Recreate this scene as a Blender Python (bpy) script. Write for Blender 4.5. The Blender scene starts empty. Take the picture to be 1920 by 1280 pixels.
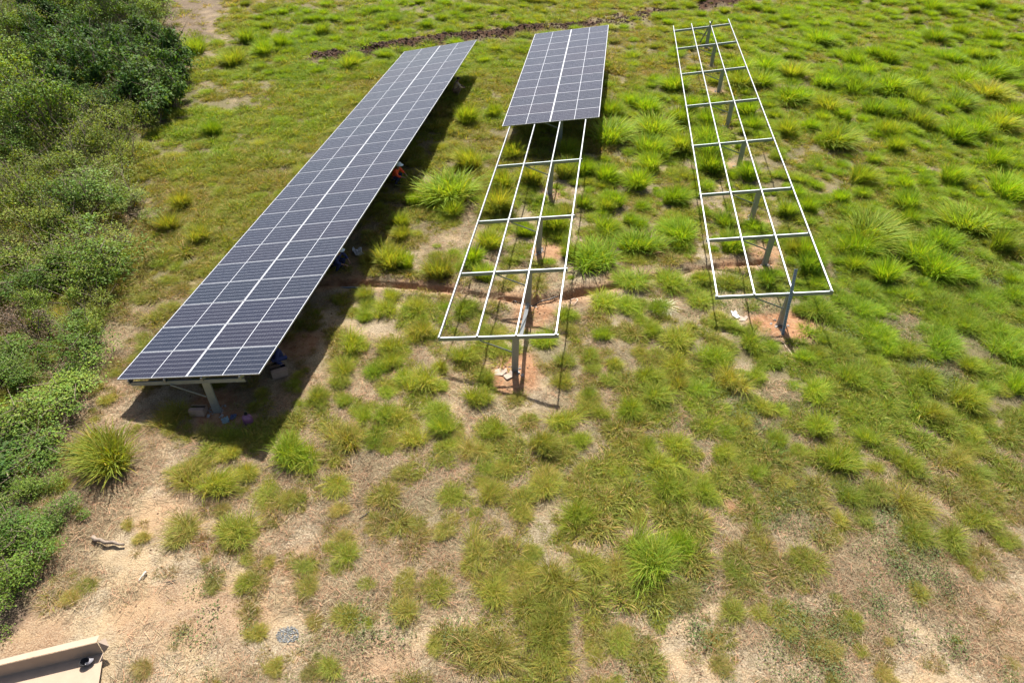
import bpy, bmesh, math, random
import numpy as np
from mathutils import Vector, Matrix, Euler
PI = math.pi
rnd = random.Random(7)
rng = np.random.default_rng(11)
SC = bpy.context.scene
COL = SC.collection

# ------------------------------------------------------------------ camera
CAMZ = 14.51
FPX, YAW, PITCH, ROLL = 1254.8, -0.1259, 0.7010, 0.0202
_F = np.array([math.sin(YAW)*math.cos(PITCH), math.cos(YAW)*math.cos(PITCH), -math.sin(PITCH)])
_R = np.array([math.cos(YAW), -math.sin(YAW), 0.0])
_U = np.cross(_R, _F)
_R2 = math.cos(ROLL)*_R + math.sin(ROLL)*_U
_U2 = -math.sin(ROLL)*_R + math.cos(ROLL)*_U
cd = bpy.data.cameras.new('camera')
cam = bpy.data.objects.new('camera', cd)
COL.objects.link(cam)
cd.sensor_width = 36; cd.lens = FPX/1920*36
cd.clip_start = 0.1; cd.clip_end = 3000
cam.matrix_world = Matrix(((_R2[0], _U2[0], -_F[0], 0), (_R2[1], _U2[1], -_F[1], 0), (_R2[2], _U2[2], -_F[2], CAMZ), (0, 0, 0, 1)))
SC.camera = cam

# ------------------------------------------------------------------ sky and sun
SUN_EL, SUN_AZ = math.radians(54), math.radians(-11)      # azimuth measured from +Y towards +X
w = bpy.data.worlds.new('World'); SC.world = w; w.use_nodes = True
nt = w.node_tree; bg = nt.nodes['Background']
sky = nt.nodes.new('ShaderNodeTexSky'); sky.sky_type = 'NISHITA'; sky.sun_disc = False
sky.sun_elevation = SUN_EL; sky.sun_rotation = SUN_AZ
sky.altitude = 300; sky.air_density = 1.0; sky.dust_density = 4.5
nt.links.new(sky.outputs[0], bg.inputs[0]); bg.inputs[1].default_value = 0.058
sl = bpy.data.lights.new('sun', 'SUN'); sl.energy = 4.8; sl.angle = math.radians(0.53); sl.color = (1, 0.95, 0.87)
so = bpy.data.objects.new('sun', sl); COL.objects.link(so)
tosun = Vector((math.cos(SUN_EL)*math.sin(SUN_AZ), math.cos(SUN_EL)*math.cos(SUN_AZ), math.sin(SUN_EL)))
so.rotation_euler = tosun.to_track_quat('Z', 'Y').to_euler(); so.location = (0, 40, 40)
SC.view_settings.view_transform = 'Standard'; SC.view_settings.look = 'None'
SC.view_settings.exposure = 1.33; SC.view_settings.gamma = 1.0
SC.render.engine = 'CYCLES'
SC.cycles.max_bounces = 8; SC.cycles.transmission_bounces = 4; SC.cycles.diffuse_bounces = 2
SC.cycles.glossy_bounces = 3; SC.cycles.sample_clamp_indirect = 4

# ------------------------------------------------------------------ noise and ground height
def _hash(ix, iy, s):
    h = (ix.astype(np.int64)*374761393 + iy.astype(np.int64)*668265263 + s*974711) & 0x7fffffff
    h = ((h ^ (h >> 13))*1274126177) & 0x7fffffff
    return ((h ^ (h >> 16)) & 0xffff)/65535.0
def vnoise(x, y, s=0):
    x = np.asarray(x, float); y = np.asarray(y, float)
    ix = np.floor(x); iy = np.floor(y); fx = x-ix; fy = y-iy
    fx = fx*fx*(3-2*fx); fy = fy*fy*(3-2*fy)
    a = _hash(ix, iy, s); b = _hash(ix+1, iy, s); c = _hash(ix, iy+1, s); d = _hash(ix+1, iy+1, s)
    return a*(1-fx)*(1-fy)+b*fx*(1-fy)+c*(1-fx)*fy+d*fx*fy
def fbm(x, y, s=0, o=4):
    t = 0; a = 0.5; n = 0
    for i in range(o):
        t = t+a*vnoise(x*2**i+17.3*i, y*2**i-9.1*i, s+i); n += a; a *= 0.5
    return t/n
def base_z(x, y):
    return 0.016*y-0.022*x
def px_of(x, y, z):
    dx, dy, dz = np.asarray(x), np.asarray(y), np.asarray(z)-CAMZ
    q = dx*_F[0]+dy*_F[1]+dz*_F[2]; q = np.maximum(q, 0.1)
    return 960+FPX*(dx*_R2[0]+dy*_R2[1]+dz*_R2[2])/q, 640-FPX*(dx*_U2[0]+dy*_U2[1]+dz*_U2[2])/q
def ray(px, py):
    return _F+_R2*(px-960)/FPX-_U2*(py-640)/FPX
def G(px, py, h=0.0):                  # the ground point seen at a pixel of the photograph
    d = ray(px, py); t = 20.0
    for _ in range(12):
        z = base_z(d[0]*t, d[1]*t)+h
        t = (z-CAMZ)/d[2]
    return np.array([d[0]*t, d[1]*t, z])
def scale_at(px, py):                  # metres per pixel there
    p = G(px, py); return (p[0]*_F[0]+p[1]*_F[1]+(p[2]-CAMZ)*_F[2])/FPX

def polydist(x, y, pts):
    best = np.full(np.shape(x), 1e9)
    for (x0, y0), (x1, y1) in zip(pts[:-1], pts[1:]):
        dx, dy = x1-x0, y1-y0; L = dx*dx+dy*dy
        t = np.clip(((x-x0)*dx+(y-y0)*dy)/L, 0, 1)
        best = np.minimum(best, np.hypot(x-x0-t*dx, y-y0-t*dy))
    return best
def wpts(pp): return [tuple(G(a, b)[:2]) for a, b in pp]
TRENCH = wpts([(560, 532), (640, 529), (700, 531), (760, 536), (800, 541), (860, 548), (905, 553), (950, 561), (1000, 566), (1045, 558), (1080, 549), (1130, 542), (1180, 530), (1230, 518), (1290, 508), (1340, 501), (1400, 494), (1440, 491)])
DIRT = wpts([(600, 112), (650, 106), (700, 95), (760, 86), (830, 77), (880, 71), (960, 64), (1020, 54), (1080, 49), (1140, 42), (1200, 28), (1290, 14), (1400, 0), (1520, -14)])
TRACK = wpts([(385, -20), (388, 20), (392, 45), (410, 75), (432, 110), (431, 160), (436, 230), (448, 290), (440, 325)])
# post bases (world) and the bare soil round them, filled in after the tables are known
T = {1: dict(o=(-12.7123, 12.0530, 1.3737), t=0.2116, s=0.0115, w=0.0222),
     2: dict(o=(-4.1763, 15.2381, 1.4490), t=0.1689, s=0.0256, w=0.0),
     3: dict(o=(4.5291, 19.0756, 1.2485), t=0.1728, s=0.0140, w=-0.0061)}
SPAN, U0, PU, PHT = 1.1996, 0.3653, 2.3664, 1.1528
def basis(k):
    d = T[k]; t, s, w_ = d['t'], d['s'], d['w']
    b = np.array([math.sin(w_)*math.cos(s), math.cos(w_)*math.cos(s), math.sin(s)])
    h = np.array([math.cos(w_), -math.sin(w_), 0]); n = np.cross(h, b)
    a = math.cos(t)*h+math.sin(t)*n
    return a, b, np.cross(a, b)
def tp(k, u, v, n=0.0):
    a, b, c = basis(k); return np.array(T[k]['o'])+u*a+v*b+n*c
BEAMS = {1: [0.06, 3.5, 7.0, 11.7, 16.4, 21.1, 25.2, 28.6], 2: [0.04, 3.427, 6.835, 11.405, 16.2, 21.0, 25.4, 28.9],
         3: [0.04, 3.648, 7.18, 11.93, 16.8, 21.6, 26.23, 29.97]}
UOFF = {1: U0, 2: 0.0, 3: 0.0}
POSTS = {}
for k in (1, 2, 3):
    POSTS[k] = [tp(k, UOFF[k]+PU, v, -0.2) for v in BEAMS[k]]
PATCH = []
for k in (1, 2, 3):
    for i, p in enumerate(POSTS[k]):
        PATCH.append((p[0]+0.05, p[1]+0.1, (1.0 if i == 0 else 0.7), (1.0 if i == 0 else .6)))
for a, b, r, q in [(965, 700, 1.0, 1), (1475, 612, 1.1, 1), (420, 775, 1.0, .9), (545, 645, .9, .9), (1000, 585, .9, .9), (1365, 940, .5, .9), (1030, 470, 1.0, .7), (1425, 470, 1, .8),
                   (1775, 1010, .0, 0), (300, 1150, 1.1, .35), (60, 1190, 1.0, .4), (430, 1150, 1.0, .4), (560, 1060, .6, .4), (1890, 1180, 1.2, .35), (1700, 1090, .8, .3),
                   (240, 860, .9, .3), (330, 960, 1.0, .3), (205, 740, .8, .4), (720, 1240, .8, .4), (1100, 1230, .7, .3)]:
    p = G(a, b)
    if r: PATCH.append((p[0], p[1], r, q))

def ground_z(x, y, micro=True):
    x = np.asarray(x, float); y = np.asarray(y, float)
    z = base_z(x, y)+(fbm(x*0.22, y*0.22, 3, 3)-0.5)*0.22
    far = np.clip((y-34)/30, 0, 1)
    z = z+far*(fbm(x*0.08, y*0.08, 8, 2)-0.5)*1.0
    if micro:
        z = z+(fbm(x*1.6, y*1.6, 21, 4)-0.5)*0.13+(fbm(x*7, y*7, 33, 2)-.5)*.03
        d = polydist(x, y, TRENCH)+(vnoise(x*2.5, y*2.5, 51)-.5)*0.12
        z = z-0.30*np.exp(-(d/0.14)**6)*np.clip((fbm(x*.9, y*.9, 57, 2)-.25)*5, .25, 1)+0.11*np.exp(-((d-0.5)/0.25)**2)*(0.4+fbm(x*3, y*3, 44, 3))
        d = polydist(x, y, DIRT)
        m = np.exp(-(d/0.9)**2)*np.clip((fbm(x*0.45, y*0.45, 61, 2)-0.36)*6, 0, 1)
        z = z+m*(0.1+0.42*fbm(x*2.2, y*2.2, 71, 3))
    return z
def gz(x, y): return float(ground_z(np.array([x]), np.array([y]))[0])
def GG(px, py):
    p = G(px, py); return Vector((p[0], p[1], gz(p[0], p[1])))

# ------------------------------------------------------------------ cover maps (12 x 8 cells of the visible field)
XC = np.arange(12)*160+80.0; YC = np.arange(8)*160+80.0
COVER = np.array([[.9, .7, .8, 1.1, 1.1, 1.1, 1.1, 1.1, 1.1, 1.1, 1.05, 1.05], [1., 1., 1.1, 1.1, 1.1, 1.1, 1., .85, .85, .95, .95, .95], [1., 1., 1.05, 1.0, .9, .72, .68, .75, .7, 1.0, 1.05, 1.05],
                  [1., .9, .8, .6, .6, .55, .55, .65, .65, 1., 1.05, 1.05], [.9, .3, .35, .5, .66, .62, .62, .78, .8, .92, 1., 1.], [.7, .35, .55, .6, .64, .7, .8, .82, .88, .9, .9, .9],
                  [.6, .25, .34, .5, .56, .62, .7, .7, .7, .68, .6, .56], [.3, .15, .2, .45, .55, .62, .58, .5, .42, .46, .42, .38]])
LUSH = np.array([[.5, .4, .5, .9, .8, .7, .6, .6, .75, .9, .85, .8], [.5, .5, .55, .45, .35, .35, .45, .7, .75, .8, .9, .85], [.4, .4, .45, .45, .45, .6, .65, .65, .7, .75, .85, .85],
                 [.35, .3, .35, .45, .5, .5, .5, .55, .6, .75, .8, .8], [.3, .25, .3, .4, .45, .45, .45, .5, .5, .6, .65, .6], [.3, .3, .4, .4, .35, .35, .35, .4, .45, .45, .4, .35],
                 [.3, .1, .25, .25, .25, .3, .35, .35, .35, .3, .2, .2], [.3, .1, .1, .15, .25, .25, .25, .2, .15, .15, .1, .1]])
DARK = np.array([[.5, .3, .3, .3, .1, .0, .0, .0, .0, .0, .0, .2], [.3, .2, .2, 0, 0, 0, 0, 0, 0, 0, 0, .1], [.3, .3, .1, 0, 0, 0, 0, 0, 0, .2, .3, .3],
                 [.4, .4, .2, .1, .1, .1, .1, .2, .4, .5, .6, .6], [.4, .4, .3, .2, .1, .1, .1, .3, .4, .5, .6, .6], [.4, .3, .3, .2, .1, .1, .2, .3, .5, .5, .5, .6],
                 [.4, .3, .3, .2, .2, .2, .2, .3, .5, .5, .5, .5], [.4, .3, .3, .3, .3, .3, .3, .4, .5, .5, .5, .5]])
def lookup(M, px, py):
    fx = np.clip((px-80)/160.0, 0, 10.999); fy = np.clip((py-80)/160.0, 0, 6.999)
    ix = fx.astype(int); iy = fy.astype(int); fx = fx-ix; fy = fy-iy
    return (M[iy, ix]*(1-fx)*(1-fy)+M[iy, ix+1]*fx*(1-fy)+M[iy+1, ix]*(1-fx)*fy+M[iy+1, ix+1]*fx*fy)
THICKET = [(-900, -160), (300, -160), (318, -40), (318, 20), (300, 70), (290, 100), (360, 125), (372, 190), (330, 235), (262, 255), (262, 300), (285, 330), (270, 385), (235, 430), (225, 520), (195, 600),
           (180, 690), (160, 740), (140, 850), (105, 900), (140, 950), (150, 1010), (115, 1090), (60, 1140), (10, 1200), (-300, 1300), (-900, 1300)]
def in_poly(px, py, poly):
    px = np.asarray(px, float); py = np.asarray(py, float)
    c = np.zeros(px.shape, bool); n = len(poly)
    for i in range(n):
        x0, y0 = poly[i]; x1, y1 = poly[(i+1) % n]
        if y0 == y1: continue
        k = ((y0 > py) != (y1 > py)) & (px < (x1-x0)*(py-y0)/(y1-y0)+x0)
        c ^= k
    return c
def fields(x, y):
    px, py = px_of(x, y, base_z(x, y))
    cov = lookup(COVER, px, py); lu = lookup(LUSH, px, py); dk = lookup(DARK, px, py)
    soil = np.zeros(np.shape(x))
    for (a, b, r, q) in PATCH:
        d = np.hypot((x-a), (y-b)*1.15)/r+(fbm(x*1.3, y*1.3, 5, 3)-.5)*0.9
        soil = np.maximum(soil, q*np.clip((1.15-d)*2.2, 0, 1))
    d = polydist(x, y, TRENCH)
    soil = np.maximum(soil, .85*np.clip(1.15-d*1.7-(fbm(x*1.1, y*1.1, 15, 3)-.4)*2.4, 0, 1))
    d = polydist(x, y, DIRT)
    red = np.clip(1.5*np.exp(-((d+(fbm(x*1.5, y*1.5, 63, 3)-.5)*1.0)/0.72)**2), 0, 1)*np.clip((fbm(x*0.45, y*0.45, 61, 2)-0.24)*8, 0, 1)
    tr = np.clip(1.1-polydist(x, y, TRACK)/0.42, 0, 1)*np.clip((fbm(x*.6, y*.6, 91, 2)-.42)*6, 0, 1)*np.where(py < 60, .8, .35)
    brown = in_poly(px+(fbm(x*.8, y*.8, 92, 3)-.5)*60, py+(fbm(x*.8, y*.8, 95, 3)-.5)*30, [(240, -200), (440, -200), (425, 45), (380, 85), (350, 105), (290, 100), (300, 20)]).astype(float)
    top = np.clip((28-py)/30, 0, 1)*np.clip((px-400)/40, 0, 1)*np.clip((760-px)/160, 0, 1)
    return px, py, cov, lu, dk, soil, red, tr, brown, top

# ------------------------------------------------------------------ node helpers
def mat(name):
    m = bpy.data.materials.new(name); m.use_nodes = True
    n = m.node_tree.nodes; l = m.node_tree.links
    return m, n, l, n['Principled BSDF']
def ramp(n, pts):
    r = n.new('ShaderNodeValToRGB'); e = r.color_ramp.elements
    while len(e) < len(pts): e.new(0.5)
    for i, (p, c) in enumerate(pts): e[i].position = p; e[i].color = (*c, 1)
    return r
def noise(n, l, vec, scale, detail=4, rough=0.6, dist=0):
    t = n.new('ShaderNodeTexNoise'); t.inputs['Scale'].default_value = scale; t.inputs['Detail'].default_value = detail
    t.inputs['Roughness'].default_value = rough; t.inputs['Distortion'].default_value = dist
    if vec is not None: l.new(vec, t.inputs['Vector'])
    return t
def mix(n, l, f, a, b, mode='MIX'):
    m = n.new('ShaderNodeMix'); m.data_type = 'RGBA'; m.blend_type = mode
    for s, v in ((0, f), (6, a), (7, b)):
        if hasattr(v, 'node'): l.new(v, m.inputs[s])
        elif s == 0: m.inputs[0].default_value = v
        else: m.inputs[s].default_value = (*v, 1)
    return m.outputs[2]
def bump(n, l, h, st, dist, bs):
    b = n.new('ShaderNodeBump'); b.inputs['Strength'].default_value = st; b.inputs['Distance'].default_value = dist
    l.new(h, b.inputs['Height']); l.new(b.outputs[0], bs.inputs['Normal'])
def simple(name, col, rough=0.6, metal=0.0, var=0.25, scale=9, spec=0.5, bmp=0.0):
    m, n, l, bs = mat(name)
    tc = n.new('ShaderNodeTexCoord'); t = noise(n, l, tc.outputs['Object'], scale)
    c2 = tuple(max(0, c*(1-var)) for c in col); c1 = tuple(min(1, c*(1+var*0.6)) for c in col)
    r = ramp(n, [(0.3, c2), (0.7, c1)]); l.new(t.outputs[0], r.inputs[0]); l.new(r.outputs[0], bs.inputs['Base Color'])
    bs.inputs['Roughness'].default_value = rough; bs.inputs['Metallic'].default_value = metal; bs.inputs['Specular IOR Level'].default_value = spec
    if bmp: bump(n, l, t.outputs[0], bmp, 0.02, bs)
    return m

# ground material: orange clay, pale straw thatch, dark red turned earth
M = {}
def ground_material():
    m, n, l, bs = mat('ground_earth')
    tc = n.new('ShaderNodeTexCoord'); P = tc.outputs['Object']
    at = {}
    for k in ('soil', 'red', 'green', 'brown'):
        a = n.new('ShaderNodeAttribute'); a.attribute_name = k; at[k] = a.outputs['Fac']
    big = noise(n, l, P, 0.9, 5, 0.65); fine = noise(n, l, P, 26, 5, 0.75); mid = noise(n, l, P, 5, 5, 0.7)
    straw = ramp(n, [(0.28, (0.09, 0.055, 0.032)), (0.42, (0.21, 0.157, 0.10)), (0.55, (0.35, 0.285, 0.195)), (0.72, (0.47, 0.405, 0.29))]); l.new(fine.outputs[0], straw.inputs[0])
    clay = ramp(n, [(0.25, (0.16, 0.072, 0.034)), (0.5, (0.32, 0.168, 0.088)), (0.8, (0.42, 0.275, 0.16))]); l.new(mid.outputs[0], clay.inputs[0])
    pale = ramp(n, [(0.3, (0.30, 0.208, 0.118)), (0.7, (0.47, 0.37, 0.235))]); l.new(fine.outputs[0], pale.inputs[0])
    b2 = ramp(n, [(0.47, (0, 0, 0)), (0.62, (1, 1, 1))]); l.new(big.outputs[0], b2.inputs[0])
    c = mix(n, l, b2.outputs[0], straw.outputs[0], pale.outputs[0])
    c = mix(n, l, at['soil'], c, clay.outputs[0])
    rd = ramp(n, [(0.3, (0.026, 0.012, 0.006)), (0.7, (0.085, 0.039, 0.018))]); l.new(mid.outputs[0], rd.inputs[0])
    c = mix(n, l, at['red'], c, rd.outputs[0])
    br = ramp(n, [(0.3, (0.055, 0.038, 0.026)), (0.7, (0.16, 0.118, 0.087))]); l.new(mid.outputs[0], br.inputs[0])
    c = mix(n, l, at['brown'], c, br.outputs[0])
    gr = ramp(n, [(0.3, (0.04, 0.043, 0.014)), (0.7, (0.12, 0.11, 0.042))]); l.new(fine.outputs[0], gr.inputs[0])
    c = mix(n, l, at['green'], c, gr.outputs[0])
    l.new(c, bs.inputs['Base Color']); bs.inputs['Roughness'].default_value = 0.95; bs.inputs['Specular IOR Level'].default_value = 0.15
    ad = n.new('ShaderNodeMath'); ad.operation = 'ADD'; l.new(fine.outputs[0], ad.inputs[0]); l.new(mid.outputs[0], ad.inputs[1])
    bump(n, l, ad.outputs[0], 0.9, 0.06, bs)
    return m
def leaf_material(name, spec=0.12, rough=0.6, trans=0.4, instancer=True, tint=None, ty=(1.4, 1.3, 0.4)):
    m, n, l, bs = mat(name)
    if instancer:
        a = n.new('ShaderNodeAttribute'); a.attribute_type = 'INSTANCER'; a.attribute_name = 'tint'; c = a.outputs['Color']
    else:
        c = None
    v = n.new('ShaderNodeAttribute'); v.attribute_name = 'shade'
    base = c if c is not None else tint
    c = mix(n, l, 1.0, base, v.outputs['Color'], 'MULTIPLY')
    l.new(c, bs.inputs['Base Color']); bs.inputs['Roughness'].default_value = rough; bs.inputs['Specular IOR Level'].default_value = spec
    tr = n.new('ShaderNodeBsdfTranslucent'); c2 = mix(n, l, 1.0, c, ty, 'MULTIPLY')
    l.new(c2, tr.inputs['Color'])
    ms = n.new('ShaderNodeMixShader'); ms.inputs[0].default_value = trans
    l.new(bs.outputs[0], ms.inputs[1]); l.new(tr.outputs[0], ms.inputs[2])
    out = n['Material Output']; l.new(ms.outputs[0], out.inputs['Surface'])
    return m
M['ground'] = ground_material()
M['grass'] = leaf_material('grass_blade')
M['straw'] = leaf_material('dry_straw', trans=0.2, ty=(1.1, 1, .8))

# ------------------------------------------------------------------ mesh helpers
def mesh_from(name, V, F, material=None, attrs=None, smooth=False):
    me = bpy.data.meshes.new(name)
    V = np.asarray(V, np.float32)
    if isinstance(F, np.ndarray):
        k = F.shape[1]; nf = len(F)
        me.vertices.add(len(V)); me.vertices.foreach_set('co', V.ravel())
        me.loops.add(nf*k); me.loops.foreach_set('vertex_index', F.astype(np.int32).ravel())
        me.polygons.add(nf); me.polygons.foreach_set('loop_start', np.arange(0, nf*k, k, dtype=np.int32))
        me.polygons.foreach_set('loop_total', np.full(nf, k, np.int32))
        if smooth: me.polygons.foreach_set('use_smooth', np.ones(nf, bool))
        me.update(calc_edges=True)
    else:
        me.from_pydata([tuple(map(float, v)) for v in V], [], F); me.update()
        if smooth:
            for p in me.polygons: p.use_smooth = True
    if material: me.materials.append(material)
    for k, (kind, data) in (attrs or {}).items():
        a = me.attributes.new(k, kind, 'POINT')
        if kind == 'FLOAT': a.data.foreach_set('value', np.asarray(data, np.float32))
        elif kind == 'FLOAT_COLOR': a.data.foreach_set('color', np.asarray(data, np.float32).ravel())
        elif kind == 'FLOAT_VECTOR': a.data.foreach_set('vector', np.asarray(data, np.float32).ravel())
        elif kind == 'INT': a.data.foreach_set('value', np.asarray(data, np.int32))
    return me
def link(name, me, parent=None, mtx=None):
    o = bpy.data.objects.new(name, me); COL.objects.link(o)
    if parent: o.parent = parent
    if mtx is not None: o.matrix_basis = mtx
    return o
def tag(o, label=None, cat=None, group=None, kind=None):
    if label: o['label'] = label
    if cat: o['category'] = cat
    if group: o['group'] = group
    if kind: o['kind'] = kind
    return o
def empty(name, loc, label, cat, group=None, rz=0):
    o = bpy.data.objects.new(name, None); COL.objects.link(o); o.location = loc; o.rotation_euler = (0, 0, rz); o.empty_display_size = .3
    return tag(o, label, cat, group)
class MB:
    def __init__(s): s.v = []; s.f = []
    def add(s, V, F):
        k = len(s.v); s.v += [tuple(map(float, v)) for v in V]; s.f += [tuple(i+k for i in f) for f in F]
    def box(s, lo, hi, m=None):
        x0, y0, z0 = lo; x1, y1, z1 = hi
        V = [(x0, y0, z0), (x1, y0, z0), (x1, y1, z0), (x0, y1, z0), (x0, y0, z1), (x1, y0, z1), (x1, y1, z1), (x0, y1, z1)]
        if m is not None: V = [m @ Vector(v) for v in V]
        s.add(V, [(0, 3, 2, 1), (4, 5, 6, 7), (0, 1, 5, 4), (1, 2, 6, 5), (2, 3, 7, 6), (3, 0, 4, 7)])
    def prism(s, prof, axis0, axis1, p0, p1, flip=False):       # sweep a closed profile (in two axes) from p0 to p1
        n = len(prof); A = []; B = []
        for a, b in prof:
            off = axis0*a+axis1*b; A.append(p0+off); B.append(p1+off)
        F = [tuple(range(n))[::-1], tuple(range(n, 2*n))]+[(i, (i+1) % n, n+(i+1) % n, n+i) for i in range(n)]
        s.add(A+B, F)
    def tube(s, pts, rad, seg=8, caps=True):
        pts = [Vector(p) for p in pts]; k = len(s.v); n = len(pts); up = Vector((0.3, 0.2, 0.9)).normalized()
        rr = rad if hasattr(rad, '__len__') else [rad]*n
        for i, p in enumerate(pts):
            t = (pts[min(i+1, n-1)]-pts[max(i-1, 0)]).normalized()
            a = t.cross(up); a = a.normalized() if a.length > 1e-3 else Vector((1, 0, 0)); b = t.cross(a)
            for j in range(seg):
                th = 2*PI*j/seg; s.v.append(tuple(p+(a*math.cos(th)+b*math.sin(th))*rr[i]))
        for i in range(n-1):
            for j in range(seg):
                q = (j+1) % seg; s.f.append((k+i*seg+j, k+i*seg+q, k+(i+1)*seg+q, k+(i+1)*seg+j))
        if caps:
            s.f.append(tuple(k+j for j in range(seg))[::-1]); s.f.append(tuple(k+(n-1)*seg+j for j in range(seg)))
    def build(s, name, material, parent=None, mtx=None, smooth=False):
        me = mesh_from(name, s.v, s.f, material, smooth=smooth)
        bm = bmesh.new(); bm.from_mesh(me); bmesh.ops.recalc_face_normals(bm, faces=bm.faces); bm.to_mesh(me); bm.free()
        return link(name, me, parent, mtx)
def C_prof(w_, h, t, lip=0.0):      # channel: web on a=0, opening towards +a
    if lip: return [(0, 0), (w_, 0), (w_, lip), (w_-t, lip), (w_-t, t), (t, t), (t, h-t), (w_-t, h-t), (w_-t, h-lip), (w_, h-lip), (w_, h), (0, h)]
    return [(0, 0), (w_, 0), (w_, t), (t, t), (t, h-t), (w_, h-t), (w_, h), (0, h)]

# ------------------------------------------------------------------ ground sheet
def axis(seg):
    out = []
    for a, b, st in seg: out += list(np.arange(a, b-1e-6, st))
    return np.array(out+[seg[-1][1]])
def build_ground():
    xs = axis([(-900, -200, 100), (-200, -60, 14), (-60, -24, 0.6), (-24, -11, 0.16), (-11, 12, 0.085), (12, 26, 0.18), (26, 62, 0.5), (62, 200, 14), (200, 900, 100)])
    ys = axis([(-600, -60, 60), (-60, 2, 4), (2, 14, 0.11), (14, 18, 0.1), (18, 24, 0.06), (24, 36, 0.14), (36, 68, 0.3), (68, 110, 2), (110, 300, 20), (300, 1500, 150)])
    X, Y = np.meshgrid(xs, ys); x = X.ravel(); y = Y.ravel(); z = ground_z(x, y)
    nx, ny = len(xs), len(ys)
    i = np.arange(nx-1)[None, :]+np.arange(ny-1)[:, None]*nx
    F = np.stack([i, i+1, i+1+nx, i+nx], -1).reshape(-1, 4)
    px, py, cov, lu, dk, soil, red, tr, brown, top = fields(x, y)
    cl = np.clip((cov-0.45)*1.6+(fbm(x*.9, y*.9, 40, 3)-.5)*1.2, 0, 1)*(1-soil)
    out = (y > 75) | (np.abs(x) > 70)
    cl = np.where(out, .9, cl)*(1-tr)*(1-.9*brown)*(1-.6*top)*(1-np.clip(red*1.6, 0, 1))
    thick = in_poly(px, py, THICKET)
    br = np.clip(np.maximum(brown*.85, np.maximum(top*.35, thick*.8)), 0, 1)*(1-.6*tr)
    soil2 = np.clip(soil*(0.75+0.5*fbm(x*2, y*2, 77, 3)), 0, 1)
    me = mesh_from('ground', np.stack([x, y, z], -1), F, M['ground'],
                   dict(soil=('FLOAT', soil2), red=('FLOAT', np.clip(red*1.3, 0, 1)), green=('FLOAT', np.clip(cl, 0, .75)), brown=('FLOAT', br)), smooth=True)
    o = link('ground', me); tag(o, kind='structure')
build_ground()

# ------------------------------------------------------------------ grass blades
def blades(name, n, R, H, wid, droop, spread, segs=3, lean=(0, 0), material='grass', lenvar=0.45, shade=(0.7, 1.25), dry=0.0, flat=False, seed=0, base=.55, multi=0):
    r = np.random.default_rng(seed)
    rad = R*np.sqrt(r.random(n))*base; th = r.random(n)*2*PI
    bx, by = rad*np.cos(th), rad*np.sin(th)
    ox = oy = 0.0; hk = 1.0
    if multi:
        K = multi if multi > 1 else r.integers(3, 6); ca = r.random(K)*2*PI; cr_ = R*(.15+.7*r.random(K)) if multi > 1 else R*(.25+.55*r.random(K)); kk = r.integers(0, K, n); kk[: n//5] = 0
        ccx = cr_*np.cos(ca); ccy = cr_*np.sin(ca); ccx[0] *= .2; ccy[0] *= .2
        ox, oy = ccx[kk], ccy[kk]; hk = (.6+.45*r.random(K))[kk]; ls_ = r.normal(0, .16, (K, 2))[kk]
    dirn = th+r.normal(0, 0.6, n); L = H*(1-lenvar*r.random(n))*hk
    tilt = np.clip(spread*(rad/(R*base+1e-6))+r.normal(0, 0.18, n), 0.02, 1.35)
    if flat: tilt = 1.2+r.random(n)*0.34; dirn = r.random(n)*2*PI
    ax = np.stack([np.sin(tilt)*np.cos(dirn)+lean[0]+(ls_[:, 0] if multi else 0), np.sin(tilt)*np.sin(dirn)+lean[1]+(ls_[:, 1] if multi else 0), np.cos(tilt)], -1)
    bx = bx+ox; by = by+oy
    ax /= np.linalg.norm(ax, axis=1)[:, None]
    side = np.stack([-np.sin(dirn), np.cos(dirn), np.zeros(n)], -1)
    tw = r.normal(0, 0.5, n)[:, None]; side = side*np.cos(tw)+np.cross(ax, side)*np.sin(tw)
    V = []; wv = wid*(0.7+0.6*r.random(n))
    dr = droop*(0.5+r.random(n))
    out = np.stack([np.cos(dirn), np.sin(dirn), np.zeros(n)], -1)
    for k in range(segs+1):
        t = k/segs
        c = np.stack([bx, by, np.zeros(n)], -1)+ax*(L*t)[:, None]+out*(dr*L*t*t*0.55)[:, None]
        c[:, 2] -= dr*L*t*t*0.75
        c[:, 2] = np.maximum(c[:, 2], 0.012+0.01*r.random(n)) if flat or k else c[:, 2]-0.03
        w_ = wv*(1-0.25*t) if k < segs else wv*0.12
        V.append(c-side*w_[:, None]*.5); V.append(c+side*w_[:, None]*.5)
    V = np.stack(V, 1).reshape(-1, 3)      # n*(2(segs+1))
    m = 2*(segs+1); b = np.arange(n)[:, None]*m
    F = np.concatenate([np.stack([b+2*k, b+2*k+1, b+2*k+3, b+2*k+2], -1) for k in range(segs)], 1).reshape(-1, 4)
    sh = shade[0]+(shade[1]-shade[0])*r.random(n)
    col = np.ones((n, 4)); col[:, :3] = sh[:, None]
    isd = r.random(n) < dry
    col[isd, :3] = np.array([1.9, 1.25, 2.4])*sh[isd][:, None]
    yl = r.random(n) < .25; col[yl & ~isd, 0] *= 1.4
    return mesh_from(name, V, F, M[material], dict(shade=('FLOAT_COLOR', np.repeat(col, m, 0))))

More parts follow.
